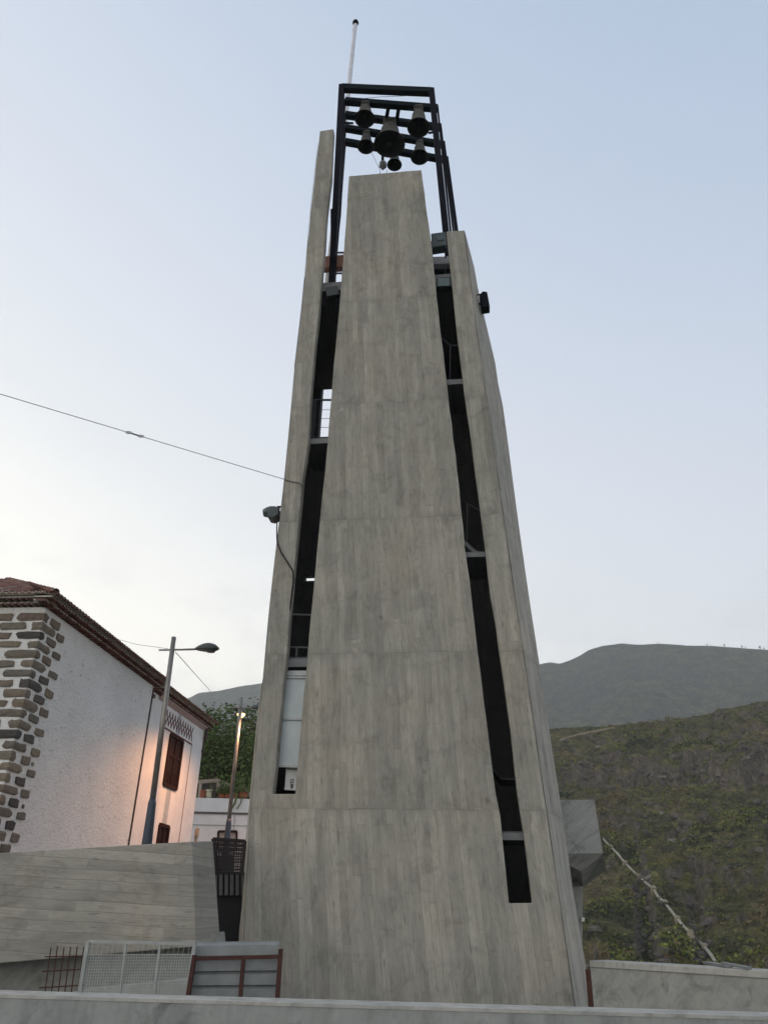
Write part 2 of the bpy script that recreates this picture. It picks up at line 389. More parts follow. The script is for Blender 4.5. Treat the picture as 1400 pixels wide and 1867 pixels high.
def flank(side, ztop):
    zs = [ZG + (ztop - ZG) * k / 26 for k in range(27)]
    rings = []
    for z in zs:
        if side > 0:
            c_, s_ = interp(cr_t, z), interp(sr_t, z); s_ = max(s_, c_ + .01); vs = 1.4
        else:
            c_ = interp(cl_t, z); vs = .9
            s_ = interp(sl_t, z) if z < sl_t[-1][0] else c_ + .02
            s_ = min(s_, c_ + .02)
        r_ = bu(side, z)
        t = .25 * side
        rings.append([W(c_ + .004 * side, .004, z), W(s_, vs, z), W(r_, VB, z), W(r_ - t, VB, z), W(s_ - t, vs, z), W(c_ + .004 * side, .3, z)])
    m = MB(); n = 6
    vv = [p for r_ in rings for p in r_]
    ff = [(i * n + k, i * n + (k + 1) % n, (i + 1) * n + (k + 1) % n, (i + 1) * n + k) for i in range(26) for k in range(n)] + [tuple(range(n)), tuple(range(26 * n, 27 * n))]
    m.add(vv, ff)
    return fixn(obj('side_wall', m, M['side'], tower))
ZR = T(846, 419).z; ZP = T(605, 532, .6).z
flank(1, ZR); flank(-1, ZP + .05)
# back wall in bands with two openings
h1t, h1b = T(592, 699, VB).z, T(592, 796, VB).z; h2t, h2b = T(565, 1047, VB).z, T(565, 1059, VB).z
h1l = tuv(T(583.5, 745, VB))[0]; h2l = tuv(T(554.5, 1052, VB))[0]
bw = MB()
def band(z0, z1, ua0, ua1, ub0, ub1):
    a = [W(ua0, VB + .003, z0), W(ub0, VB + .003, z0), W(ub1, VB + .003, z1), W(ua1, VB + .003, z1)]
    bw.prism(a, [p + EV * .3 for p in a])
zb = [ZG, h2b, h2t, h1b, h1t, ZP]
for z0, z1 in zip(zb, zb[1:]):
    hl = {h2b: h2l, h1b: h1l}.get(z0)
    if hl is None: band(z0, z1, bu(-1, z0), bu(-1, z1), bu(1, z0), bu(1, z1))
    else:
        band(z0, z1, bu(-1, z0), bu(-1, z1), hl, hl); band(z0, z1, hl + 1.0, hl + 1.0, bu(1, z0), bu(1, z1))
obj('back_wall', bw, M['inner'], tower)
# solids extruded inwards from an outline on a tower plane
def sb(name, pts, v0, v1, mat, parent=tower, **k):
    a = toT(pts, v0); m = MB(); m.prism(a, [p + EV * (v1 - v0) for p in a]); return obj(name, m, mat, parent, **k)
def rect(x0, y0, x1, y1): return [(x0, y1), (x1, y1), (x1, y0), (x0, y0)]
# roof platform
m = MB(); zt, zb_ = ZP + .02, ZP - .28
q4 = lambda z: [W(interp(cl_t, z) + .3, .26, z), W(interp(cr_t, z) - .3, .26, z), W(bu(1, z) - .3, VB - .01, z), W(bu(-1, z) + .3, VB - .01, z)]
m.prism(q4(zb_), q4(zt))
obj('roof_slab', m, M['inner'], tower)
# landings and stair flights seen in the slots
def landing(px0, px1, py, vf=.34, d=1.3, th=.16, name='landing'):
    p, q = T(px0, py, vf), T(px1, py, vf); z = p.z
    m = MB(); ua, ub = tuv(p)[0], tuv(q)[0]
    m.prism([W(ua, vf + .02, z - th * .5), W(ub, vf + .02, z - th * .5), W(ub, vf + d, z - th * .5), W(ua, vf + d, z - th * .5)],
            [W(ua, vf + .02, z + th * .5), W(ub, vf + .02, z + th * .5), W(ub, vf + d, z + th * .5), W(ua, vf + d, z + th * .5)])
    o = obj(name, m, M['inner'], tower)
    e = MB(); e.prism([W(ua, vf, z - th * .5 - .01), W(ub, vf, z - th * .5 - .01), W(ub, vf + .018, z - th * .5 - .01), W(ua, vf + .018, z - th * .5 - .01)],
                      [W(ua, vf, z + th * .3), W(ub, vf, z + th * .3), W(ub, vf + .018, z + th * .3), W(ua, vf + .018, z + th * .3)])
    obj('slab_edge', e, M['edge'], o)
    return z
landing(552, 660, 804); landing(509, 600, 1207, th=.2)
landing(790, 862, 697); landing(880, 985, 1523, th=.14)
landing(800, 905, 1012, th=.12)
# sloping stair stringers in the right slot
def strip(name, pts, wpx, v, d, mat):
    m = MB()
    for (x0, y0), (x1, y1) in zip(pts, pts[1:]):
        a = toT([(x0, y0), (x1, y1), (x1, y1 + wpx), (x0, y0 + wpx)], v); m.prism(a, [p + EV * d for p in a])
    return obj(name, m, mat, tower)
strip('stair_flight', [(838, 978), (848, 986), (868, 1004), (888, 1008)], 9, .6, .9, M['edge'])
strip('stair_flight', [(885, 1392), (902, 1405), (913, 1418), (945, 1420)], 3, 1.2, .9, M['inner'])
def railing(segs, v, r=.018, mat=None, cables=()):
    m = MB()
    for a, b in segs: m.tube([T(*a, v), T(*b, v)], r, 6)
    for a, b in cables: m.tube([T(*a, v), T(*b, v)], .007, 5)
    return obj('railing', m, mat or M['rail'], tower, smooth=False)
railing([((560, 729), (620, 729)), ((572, 729), (566, 800)), ((576, 730), (570, 800))], .75, .03, M['rail'],
        [((573, 747), (640, 747)), ((571, 763), (640, 763)), ((569, 779), (640, 779))])
railing([((525, 1120), (600, 1123)), ((531, 1120), (525, 1204)), ((524, 1180), (600, 1182)), ((541, 1181), (540, 1204))], .75, .022, M['edge'])
railing([((806, 617), (821, 630)), ((821, 630), (850, 630)), ((821, 630), (820, 694))], .9, .02)
railing([((835, 905), (852, 917)), ((852, 917), (880, 935)), ((852, 917), (851, 990))], .9, .02)
# frosted panels and white unit at the foot of the left slot
sb('lintel', [(511, 1232), (600, 1232), (600, 1223), (512, 1223)], .26, .45, M['grey_metal'])
win = sb('window', [(499, 1398), (560, 1398), (574, 1231), (512, 1231)], .30, .33, M['panel'])
fr = MB()
for a, b in (((499.5, 1397), (560, 1399)), ((499.5, 1397), (513, 1232)), ((504, 1311), (566, 1312)), ((512, 1235), (570, 1236))):
    fr.bar(T(*a, .28), T(*b, .28), .04, .04)
obj('frame', fr, M['grey_metal'], win)
# steel beams bridging the slots near the top
sb('tie_beam', [(586, 488), (640, 484), (640, 463), (588, 467)], .9, 1.1, M['beam_red'])
sb('tie_beam', [(780, 481), (840, 479), (840, 466), (780, 468)], .9, 1.1, M['edge'])
# small balcony rail on the roof platform
m = MB()
for y in (460, 498): m.tube([T(612, y, 1.4), T(650, y, 1.4)], .03, 6)
for x in range(614, 650, 3): m.tube([T(x, 461, 1.4), T(x - 1, 497, 1.4)], .008, 5)
obj('roof_railing', m, M['rail'], tower)
m = MB()
for y in (486, 497): m.bar(T(770, y, 1.6), T(812, y, 1.6), .35, .22)
for x in (810, 815): m.tube([T(x, 485, 1.5), T(x - 4, 512, 1.5)], .02, 6)
obj('roof_railing', m, M['steel'], tower)
# downpipe / lightning conductor along the left edge
m = MB(); m.tube([T(x - .6, y, .0) for x, y in [(580, 262), (566, 385), (556, 500), (550, 560), (537, 671)]], .008, 5)
obj('conductor_cable', m, M['grey_metal'], tower)
# ------------------------------------------------------------------ white unit in the slot
unit = thing('air_conditioner', 'small white lettered unit at the foot of the tower\'s left slot', 'air conditioner', T(530, 1440, .8), -PHI)
m = MB(); a = toT([(518.5, 1440), (552, 1441), (557, 1400), (521, 1400)], .42); m.prism(a, [p + EV * .35 for p in a])
obj('casing', m, M['whitebox'], unit, bevel=.01)
m = MB(); a = toT([(518.2, 1440.5), (539, 1441.5), (539.3, 1436), (518.8, 1435)], .41); m.prism(a, [p + EV * .008 for p in a])
obj('trim', m, plain('white_trim', (.85, .84, .8), .4), unit)
m = MB(); a = toT([(524, 1403.2), (545, 1404), (545, 1402.9), (524, 1402)], .415); m.prism(a, [p + EV * .003 for p in a])
obj('vent', m, M['ink'], unit)
m = MB(); m.bar(T(500, 1444, .8), T(560, 1444, .8), .3, .03)
obj('shelf_bracket', m, M['steel'], unit)
fc = bpy.data.curves.new('lettering', 'FONT'); fc.body = 'CLIM'; fc.size = .082; fc.extrude = .002; fc.align_x = 'LEFT'; fc.offset = .003
fo = bpy.data.objects.new('lettering', fc); COL.objects.link(fo)
bpy.context.view_layer.update()
dg = bpy.context.evaluated_depsgraph_get(); me = bpy.data.meshes.new_from_object(fo.evaluated_get(dg))
bpy.data.objects.remove(fo); me.materials.clear(); me.materials.append(M['ink'])
lo_ = bpy.data.objects.new('lettering', me); COL.objects.link(lo_); lo_.parent = unit
Mx = Matrix((-EZ, EU, -EV)).transposed().to_4x4()      # text runs downwards
Mx.translation = T(530.5, 1420.5, .412)
lo_.matrix_local = INV[unit.name] @ Mx
# ------------------------------------------------------------------ bell frame
HF = T(620, 157, .75).z
bf = thing('belfry', 'dark steel frame of five fanned portals holding the bells on the tower top', 'belfry', W(0, 1, ZP), -PHI)
lt = [(623, 160), (629, 184), (629.5, 209), (629.5, 233), (629.5, 258)]
rtp = [(787, 167), (798, 197), (804, 232), (810.5, 264), (816.5, 292)]
lb = [(605.5, 515), (605, 470), (608, 470), (611, 470), (613, 470)]
rb = [(822, 515), (821, 418), (826, 418), (830, 418), (833.5, 418)]
BAR = []
for k in range(5):
    a, b = at_z(*lt[k], HF), at_z(*rtp[k], HF)
    va, vb = tuv(a)[1], tuv(b)[1]
    al, bl = T(*lb[k], va), T(*rb[k], vb)
    def down(t, q):  # carry the line on to the roof slab
        s = (ZP + .02 - t.z) / (q.z - t.z); return t + (q - t) * max(1, s)
    al, bl = down(a, al), down(b, bl)
    for t, q, ww in ((a, al, .05 if k else .17), (b, bl, .062 if k else .19)):
        m = MB(); m.bar(q, t + (t - q).normalized() * .08, ww, .22 if k == 0 else .1, EV); obj('column', m, M['steel'], bf)
    m = MB(); m.bar(a, b, .2, .2 if k else .24); obj('beam', m, M['steel2'], bf)
    BAR.append((a, b))
# side sheathing at the foot of the left front column
m = MB(); m.prism(toT([(603, 470), (611, 470), (611, 380), (602.5, 380)], .55), toT([(603, 470), (611, 470), (611, 380), (602.5, 380)], .72)); obj('column_plate', m, M['steel'], bf)
m = MB(); m.prism(toT([(803, 378), (811, 420), (815, 420), (806, 372)], .72), toT([(803, 378), (811, 420), (815, 420), (806, 372)], .85)); obj('column_plate', m, M['steel'], bf)
m = MB(); m.tube([T(623, 339, 2.2), T(620, 392, 2.2), T(613, 455, 2.2), T(612, 500, 2.2)], .035, 6); obj('ladder_rail', m, M['steel'], bf)
def barpt(k, px):
    a, b = BAR[k]; best = None
    for i in range(101):
        p = a + (b - a) * i / 100
        x = (p.dot(rt)) / p.dot(fwd) * F + 700
        if best is None or abs(x - px) < best[0]: best = (abs(x - px), p)
    return best[1]
# hangers between second and third beams
for x in (708, 727):
    p, q = barpt(1, x), barpt(2, x - 4); m = MB(); m.bar(p - EZ * .05, q - EZ * .05, .12, .12); obj('hanger', m, M['steel2'], bf)
for a_, b_, v_ in (((628, 223), (644, 224), 1.2), ((781, 242), (791, 240), 1.2)):
    m = MB(); m.bar(T(*a_, v_), T(*b_, v_), .05, .05); obj('stub_bracket', m, M['steel'], bf)
# bells
def bell(k, px, mouth, rpx, label):
    top = barpt(k, px); 
    d = top.dot(fwd); r = rpx * d / F
    # mouth centre lies under the beam
    mc = at_plane(mouth[0], mouth[1], top, EV)
    zt, zm = top.z - .1, mc.z
    c = Vector((mc.x, mc.y, 0)); H = zt - zm; bh = min(H * .8, r * 2.1); yk = H - bh
    t = thing('bell', label, 'bell', (c.x, c.y, zt), 0, 'bronze bells in the tower top frame')
    m = MB(); P = [(1.0, 0), (.99, .03), (.88, .12), (.75, .26), (.66, .45), (.61, .65), (.56, .82), (.46, .93), (.28, .985), (.0, 1.0)]
    m.lathe((c.x, c.y, zm), [(r * a, bh * b) for a, b in P], n=32); obj('shell', m, M['bronze'], t, smooth=True)
    m = MB(); m.lathe((c.x, c.y, zm), [(r * a, bh * b) for a, b in [(.99, -.004), (.9, .002), (.8, .12), (.66, .28), (.56, .5), (.48, .8), (0, .9)]], n=32); obj('inner_shell', m, M['bronze_in'], t, smooth=True)
    m = MB(); m.tube([(c.x, c.y, zm + bh * .8), (c.x, c.y, zm + .06)], .025, 8); m.lathe((c.x, c.y, zm + .0), [(0, 0), (r * .14, .03), (r * .17, .1), (r * .1, .18), (0, .2)], n=12); obj('clapper', m, M['bronze_in'], t)
    m = MB(); m.box((c.x, c.y, zt - yk * .45), (r * .42, r * .3, yk * .62), (EU, EV, EZ)); m.box((c.x, c.y, zt), (r * .36, r * .36, .05), (EU, EV, EZ)); obj('headstock', m, M['bronze'], t, bevel=.02)
bell(1, 665, (665, 216), 18.5, 'medium bell at the upper left of the frame, above the small left bell')
bell(1, 763, (763, 232), 20.5, 'medium bell at the upper right of the frame, second largest')
bell(2, 710, (710, 262), 28, 'largest bell hanging in the middle of the frame')
bell(3, 667, (667, 267), 15.5, 'small bell hanging left of the largest bell, below the medium left one')
bell(3, 765, (765, 286), 16.5, 'small bell hanging at the lower right of the frame')
bell(4, 721, (719, 300), 13.5, 'smallest bell, hanging lowest under the largest bell beside the lamp')
# small lamp hung below the big bell
fl = thing('hanging_floodlight', 'tiny round lamp on a short post beside the lowest bell', 'lamp', barpt(4, 700), -PHI)
vq = tuv(barpt(4, 700))[1]
m = MB(); m.tube([barpt(4, 698), T(697.5, 292, vq)], .05, 8); obj('post', m, M['steel'], fl)
m = MB(); m.lathe(T(698, 299, vq) - EV * .12, [(0, 0), (.1, .02), (.13, .08), (.12, .2), (.06, .28), (0, .3)], EV, 16); obj('housing', m, M['grey_metal'], fl, smooth=True)
m = MB(); m.tube([T(692, 297, vq), T(692, 304, vq), T(698, 309, vq), T(704, 304, vq), T(704, 296, vq)], .018, 6); obj('bracket', m, M['steel'], fl)
# thin wires in the bell chamber
for wp in ([T(678, 278, 2), T(686, 296, 2), T(694, 311, 2)], [T(650, 180, 1), T(690, 176, 1), T(740, 174, 1)]):
    obj('bell_wire', MB().tube(wp, .007, 4), M['steel'], bf)
for wp in ([T(692.5, 318, .1), T(693, 311, .1)], [T(705, 316, .1), T(705, 309, .1)]):
    obj('lifting_pin', MB().tube(wp, .008, 4), M['steel'], tower)
# flagpole
VF = 3.2
top = T(648, 44, VF); low_ = T(632.5, 190, VF); dirp = (low_ - top).normalized(); base = top + dirp * ((ZP + .02 - top.z) / dirp.z)
fp = thing('flagpole', 'slender white flagpole leaning above the bell frame', 'flagpole', base, -PHI)
m = MB(); m.tube([base, top], [.12, .075], 12); obj('pole', m, M['white_pole'], fp, smooth=True)
m = MB(); m.lathe(top - EZ * .02, [(0, 0), (.1, .04), (.13, .14), (.1, .24), (0, .28)], n=16); obj('finial', m, M['steel'], fp, smooth=True)
m = MB(); m.tube([T(643.5, 52, VF), T(643, 75, VF), T(639, 115, VF), T(634, 158, VF), T(631, 190, VF)], .014, 5); m.tube([T(642.5, 52, VF), T(647, 50, VF)], .02, 5); obj('halyard', m, M['grey_metal'], fp)
# ------------------------------------------------------------------ floodlights on the tower
def flood(label, body, v, d, face=None, arms=(), cat='floodlight', lens=None, depthdir=EV, mat='housing'):
    t = thing('floodlight', label, cat, T(*body[0], v), -PHI, 'floodlights fixed to the tower')
    m = MB(); a = toT(body, v); m.prism(a, [p + depthdir * d for p in a]); obj('housing', m, M[mat], t, bevel=.02)
    if face:
        f = toT(face, v - .02); m = MB(); m.prism(f, [p + EV * .015 for p in f]); obj('glass', m, M['lens'], t)
    for a_, b_ in arms: obj('bracket', MB().tube([T(*a_, v + d * .5), T(*b_, v + d * .5)], .022, 6), M['steel'], t)
    return t
t = flood('grey floodlight on the left edge of the tower at mid height', [(487, 942), (496, 944), (507, 938), (508, 926), (500, 921.5), (489, 925)], .1, .32, None, [((505, 924), (517, 924)), ((496, 945), (514, 944)), ((509, 924), (508, 945))])
m = MB(); m.lathe(T(489, 934, .26), [(0, -.13), (.09, -.11), (.13, 0), (.135, .1)], (T(508, 931, .26) - T(489, 934, .26)), 16)
obj('lens_ring', m, M['lens'], t, smooth=True)
flood('black floodlight on the right edge of the tower near its top', [(878, 560), (893, 557.5), (888, 531), (880, 530), (874, 536)], .6, .28, None, [((866, 538), (878, 536)), ((870, 552), (880, 556))], mat='steel')
flood('large green-glass floodlight in the right slot above the tie beam', [(787, 450), (812.5, 446), (812, 421.5), (785.5, 425)], .75, .3, [(797, 438), (809, 436), (809, 428), (797, 430)], [((786, 440), (787, 470)), ((812, 447), (812, 470))])
flood('black tilted floodlight in the top of the left slot', [(596, 540), (618, 535), (615, 519), (592, 523.5)], .04, .2, None, [((594, 540), (590, 560)), ((616, 536), (620, 556))], mat='dark_housing')
flood('dark square floodlight in the top of the right slot', [(796, 522), (823, 521), (822, 503), (795, 505)], .03, .22, [(799, 521), (819, 520), (819, 506), (799, 507)], mat='dark_housing')
# cable from floodlight down into the slot
m = MB(); m.tube([T(508, 938, .25), T(505, 955, .1), T(504.5, 968, -.03), T(505, 988, -.03), T(512, 1006, -.03), T(524, 1025, -.03), T(534, 1041, -.02), T(535, 1060, -.02), T(531, 1090, -.01), T(528, 1115, .02)], .014, 6)
obj('power_cable', m, M['steel'], label='thin black cable running from the left floodlight down into the slot', cat='cable')
# overhead wire from tower to the left
p1, p0 = T(519, 874, -.02), ray(0, 718) * 17
e = p0 + (p0 - p1) * 1.2
m = MB(); m.tube([p1, p0, e], .008, 5); m.tube([T(519, 874, -.02), T(532, 878, -.03), T(546, 880, -.03), T(552, 886, -.02)], .012, 5)
sp = thing('overhead_wire', 'long thin wire strung from the left edge of the tower across the sky', 'wire', p1)
obj('wire', m, plain('wire_steel', (.12, .12, .12), .6), sp)
q = lambda px: p1 + (p0 - p1) * ((519 - px) / 519.)
m = MB()
for c_ in (q(214), q(236)):
    m.tube([c_ + Vector((.06 * math.cos(a), 0, .025 * math.sin(a))) for a in [k * math.pi / 5 for k in range(11)]], .01, 5, False)
m.tube([q(219), q(231)], .018, 6)
obj('insulator', m, plain('insulator_glaze', (.10, .10, .10), .4), sp)
# ------------------------------------------------------------------ block and post to the right of the tower
blk = thing('concrete_block', 'projecting concrete block on a slim post right of the tower', 'concrete block', W(6, 2.5, ZG), -PHI)
VK = 2.6
f0 = toT([(1003, 1558), (1099, 1556.5), (1083.5, 1458.5), (990, 1459)], VK)
back = [p + EV * 2.2 for p in f0]
back[0] = T(1020, 1620, VK + 1.6); back[1] = T(1105, 1588, VK + .9); back[2] = back[1] + EZ * (f0[2].z - f0[1].z) * .98 - EU * .1 ; back[3] = back[0] + EZ * (f0[2].z - back[0].z) 
m = MB(); m.prism(f0, back); m.prism([T(1003, 1558.5, VK + .02), T(1099, 1557, VK + .02), back[1] - EZ * .001, back[0]], [T(1003, 1560, VK + .1), T(1060, 1590, VK + .3), T(1062, 1618, VK + 1.6), T(1020, 1622, VK + 1.6)])
obj('block', m, cast('streaked_concrete', (.33, .325, .31), 1.2, 1.4), blk)
m = MB(); m.ext(toT([(1030, 1900), (1059, 1900), (1063, 1617), (1022, 1617)], VK + 1.0), EV * .4); obj('post', m, M['kerb'], blk)
m = MB(); m.ext(toT([(1030, 1690), (1052, 1690), (1047, 1640), (1030, 1640)], VK + .97), EV * .02); obj('opening_shade', m, M['black'], blk)  # thin black plate; the dark inside an opening is painted on the post
lf = thing('small_lamp', 'tiny white lamp fixed to the post under the concrete block', 'lamp', T(1063, 1678, VK + 1))
m = MB(); m.ext(toT([(1060, 1681), (1065, 1681), (1066, 1674), (1061, 1673)], VK + .9), EV * .1); obj('housing', m, M['whitebox'], lf)
# ------------------------------------------------------------------ parapet on the right
ZPA = -.55
pa = thing('parapet_wall', 'low weathered concrete parapet with wide coping right of the tower', 'wall', at_z(1075, 1750, ZPA) + EZ * (ZG - ZPA))
fa, fb = at_z(1075, 1752, ZPA), at_z(1400, 1771, ZPA); ba, bb = at_z(1040, 1740, ZPA), at_z(1400, 1761, ZPA)
k = (fb - fa).normalized(); fe = fb + k * 9; be = bb + (bb - ba).normalized() * 9
ba = fa + (ba - fa).normalized() * min(1.2, (ba - fa).length)
thick = Vector((k.y, -k.x, 0)); thick = thick if thick.y > 0 else -thick
fz = lambda p, z: Vector((p.x, p.y, z))
m = MB(); a = [fz(fa, ZG), fz(fe, ZG), fz(fe, ZPA - .09), fz(fa, ZPA - .09)]; m.prism(a, [p + thick * .48 for p in a]); obj('wall', m, M['parapet'], pa)
wd = .5
a = [fz(fa, ZPA - .088), fz(fe, ZPA - .088), fz(fe, ZPA), fz(fa, ZPA)]; a = [p - thick * .02 for p in a]
m = MB(); m.prism(a, [p + thick * (wd + .02) for p in a]); obj('coping', m, M['coping'], pa, bevel=.01)
m = MB(); a = [fz(fa, ZG) - k * .09, fz(fa, ZG) - k * .005, fz(fa, ZPA - .12) - k * .005, fz(fa, ZPA - .12) - k * .09]; m.prism(a, [p + thick * .3 for p in a]); obj('rusty_post', m, M['rust'], pa)
pp = thing('metal_offcut', 'thin grey metal strips lying on the parapet coping', 'metal strip', at_z(1310, 1761, ZPA))
m = MB(); m.bar(at_z(1288, 1756, ZPA + .02), at_z(1328, 1763, ZPA + .02), .1, .03); m.bar(at_z(1318, 1757, ZPA + .05), at_z(1366, 1766, ZPA + .02), .08, .03); obj('strip', m, M['zinc'], pp)
# ------------------------------------------------------------------ near wall along the bottom
ZN = -.5
a0, a1 = at_z(0, 1816, ZN), at_z(1400, 1857, ZN); b0 = at_z(0, 1808, ZN)
dn = (a1 - a0).normalized(); nn = Vector((-dn.y, dn.x, 0)); tk = (b0 - a0).dot(nn)
s0, s1 = a0 - dn * 6, a1 + dn * 8
nw = thing('low_wall', 'long low concrete wall crossing the bottom of the view', 'wall', fz((a0 + a1) / 2, ZG), math.atan2(dn.y, dn.x))
m = MB(); a = [fz(s0, ZG), fz(s1, ZG), s1, s0]; m.prism(a, [p + nn * tk for p in a]); obj('wall', m, M['kerb'], nw, bevel=.006)
m = MB(); a = [s0 - nn * .004 - EZ * .012, s1 - nn * .004 - EZ * .012, s1 - nn * .004 + EZ * .006, s0 - nn * .004 + EZ * .006]; m.prism(a, [p + nn * (tk + .008) for p in a]); obj('top_screed', m, M['coping'], nw)
# ------------------------------------------------------------------ big angled wall on the left
Y1 = 12.8
lw = thing('angled_wall', 'big leaning board-marked concrete wall left of the tower', 'wall', (-4, 13, ZG))
def Yp(pts, y): return [at_y(a, b, y) for a, b in pts]
face = Yp([(-260, 1772), (0, 1757), (357, 1727), (350, 1535), (0, 1556), (-260, 1570)], Y1)
bk = [p + Vector((0, 1.3, 0)) for p in face]
bk[2] = at_y(402, 1722, Y1 + .9); bk[3] = at_y(388, 1534, Y1 + .9)
m = MB(); m.prism(face, bk); obj('leaning_slab', m, M['slab'], lw, bevel=.012)
m = MB(); m.ext(Yp([(-260, 1900), (420, 1900), (402, 1700), (-260, 1740)], Y1 + .55), (0, .35, 0)); obj('recessed_base', m, M['parapet'], lw)
m = MB(); m.ext([at_y(80, 1822, 12.3), at_y(345, 1822, 12.3), at_y(345, 1787, 12.3), at_y(150, 1806, 12.3)], (0, .5, 0)); obj('footing', m, M['coping'], lw)
# black sheet stands in for the dark void between wall and tower; mesh panel
vd = thing('dark_void_sheet', 'black sheet with battens standing in for the dark void between the angled wall and tower', 'hoarding', at_y(415, 1700, 15.6) * 1)
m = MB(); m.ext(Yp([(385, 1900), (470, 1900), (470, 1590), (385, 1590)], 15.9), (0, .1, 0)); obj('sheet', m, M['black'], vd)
m = MB()
for x in range(393, 446, 10): m.bar(at_y(x, 1633, 15.85), at_y(x, 1592, 15.85), .065, .04)
obj('batten', m, plain('weathered_batten', (.10, .10, .10), .9), vd)
gp = thing('steel_mesh_panel', 'rusty steel reinforcing mesh filling the gap beside the tower base', 'mesh panel', at_y(415, 1625, 15.2))
m = MB(); tl, tr_, bl_, br_ = at_y(388, 1530, 15.2), at_y(447, 1534, 15.2), at_y(395, 1596, 15.2), at_y(441, 1596, 15.2)
m.bar(tl, tr_, .05); m.bar(tl, bl_, .05); m.bar(tr_, br_, .05); obj('frame', m, plain('dark_rust', (.018, .012, .012), .9), gp)
m = MB()
for i in range(1, 24): t_ = i / 24 + rnd.uniform(-.01, .01); m.tube([tl.lerp(tr_, t_) + Vector((0, .1 * (i % 2), 0)), bl_.lerp(br_, t_) + Vector((0, .1 * (i % 2), 0))], .008, 4)
for i in range(1, 32): t_ = i / 32 + rnd.uniform(-.008, .008); m.tube([tl.lerp(bl_, t_), tr_.lerp(br_, t_)], .013 if i % 3 == 0 else .009, 4)
obj('bars', m, plain('dark_rust_bar', (.014, .010, .010), .9), gp)
# ------------------------------------------------------------------ site fencing
YF = 11.4
fn = thing('mesh_fence_panel', 'galvanised wire mesh fence panel standing in front of the angled wall', 'fence panel', at_y(250, 1840, YF))
m = MB()
def rl(a, b, w_=.035, y=YF): m.bar(at_y(*a, y), at_y(*b, y), w_)
for a_, b_, w_ in (((140, 1850), (161, 1716), .05), ((338, 1850), (355, 1721), .042), ((161, 1717), (355, 1722), .034), ((214, 1850), (230, 1720), .028), ((277, 1850), (292, 1721), .028)): rl(a_, b_, w_)
obj('frame', m, plain('galvanised_frame', (.34, .35, .33), .6, .2), fn)
m = MB()
TLf, TRf, BLf, BRf = at_y(157, 1742, YF), at_y(352, 1741, YF), at_y(141, 1850, YF), at_y(339, 1850, YF)
for i in range(1, 42): t_ = i / 42; m.tube([TLf.lerp(TRf, t_), BLf.lerp(BRf, t_)], .0062, 4)
for i in range(0, 20): t_ = i / 20; m.tube([TLf.lerp(BLf, t_), TRf.lerp(BRf, t_)], .0062, 4)
T2, T3 = at_y(161, 1718, YF), at_y(355, 1722, YF)
for i in range(1, 21): t_ = i / 21; m.tube([T2.lerp(T3, t_), TLf.lerp(TRf, t_)], .0022, 4)
obj('mesh', m, plain('galvanised_wire', (.42, .43, .40), .6, .2), fn)
cg = thing('corrugated_panel', 'grey corrugated zinc hoarding panel on a rusty steel frame', 'hoarding', at_y(425, 1850, YF))
YC = YF + .12
A_, B_, C_, D_ = at_y(352, 1719, YC), at_y(509, 1716, YC), at_y(498, 1860, YC), at_y(342, 1860, YC)
nr_ = 60; m = MB()
prof = []
for i in range(nr_ + 1):
    t_ = i / nr_; ph = (t_ * 5.2) % 1; prof.append((t_, -.035 if ph < .12 else (-.0 if ph > .2 else -.018)))
for i in range(nr_):
    for j in range(1):
        (t0, o0), (t1, o1) = prof[i], prof[i + 1]
        P0, P1 = A_.lerp(D_, t0), B_.lerp(C_, t0); Q0, Q1 = A_.lerp(D_, t1), B_.lerp(C_, t1)
        Y = Vector((0, 1, 0)); m.prism([P0 - Y * o0, P1 - Y * o0, Q1 - Y * o1, Q0 - Y * o1], [P0 - Y * (o0 - .006), P1 - Y * (o0 - .006), Q1 - Y * (o1 - .006), Q0 - Y * (o1 - .006)])
obj('sheet', m, M['zinc'], cg)
m = MB()
for a_, b_, w_ in (((336, 1860), (355, 1742), .05), ((503, 1860), (512, 1731), .05), ((355, 1749), (510, 1745), .045), ((435, 1860), (444, 1745), .045)): m.bar(at_y(*a_, YF), at_y(*b_, YF), w_)
obj('frame', m, M['rust'], cg)
rbp = thing('rebar_grid', 'rusty reinforcing bar grid leaning beside the mesh fence', 'rebar grid', at_y(110, 1840, YF))
m = MB()
for i in range(6):
    x = 93 + i * 12; m.tube([at_y(x - 16, 1850, YF), at_y(x, 1728 - (i % 2) + rnd.uniform(-2, 1), YF)], .008, 5)
for y, d in ((1745, 1), (1772, 4), (1802, 5)): m.tube([at_y(82 - (y - 1745) * .18, y, YF), at_y(153, y - d, YF)], .008, 5)
obj('bars', m, M['rust'], rbp)
# ------------------------------------------------------------------ old house on the left
AZ = R(6.2); HD = Vector((math.sin(AZ), math.cos(AZ), 0)); HN = Vector((math.cos(AZ), -math.sin(AZ), 0))  # along wall / outward (right)
C0 = ray(84, 1107); C0 = C0 * (20.0 / C0.y); ZE = C0.z                        # near top corner, under the eaves
def Hp(px, py, off=0.0): return at_plane(px, py, C0 + HN * off, HN)
far = at_plane(378, 1312, C0, HN); LEN = (Vector((far.x - C0.x, far.y - C0.y, 0))).length
S2 = (lambda p: (p - C0).dot(HD))(Hp(281, 1245))
house = thing('old_house', 'old white rendered house with stone quoins and tiled roof on the left', 'house', fz(C0, ZG), -AZ)
HP = lambda s, o, z: fz(C0, 0) + HD * s + HN * o + EZ * z
Wd = 8.0
m = MB(); a = [HP(0, 0, ZG), HP(S2, 0, ZG), HP(S2, -Wd, ZG), HP(0, -Wd, ZG)]; m.ext(a, EZ * (ZE - ZG)); obj('wall', m, M['render'], house, bevel=.04)
ZE2 = Hp(330, 1276).z; ZE2 = min(ZE - .05, ZE2)
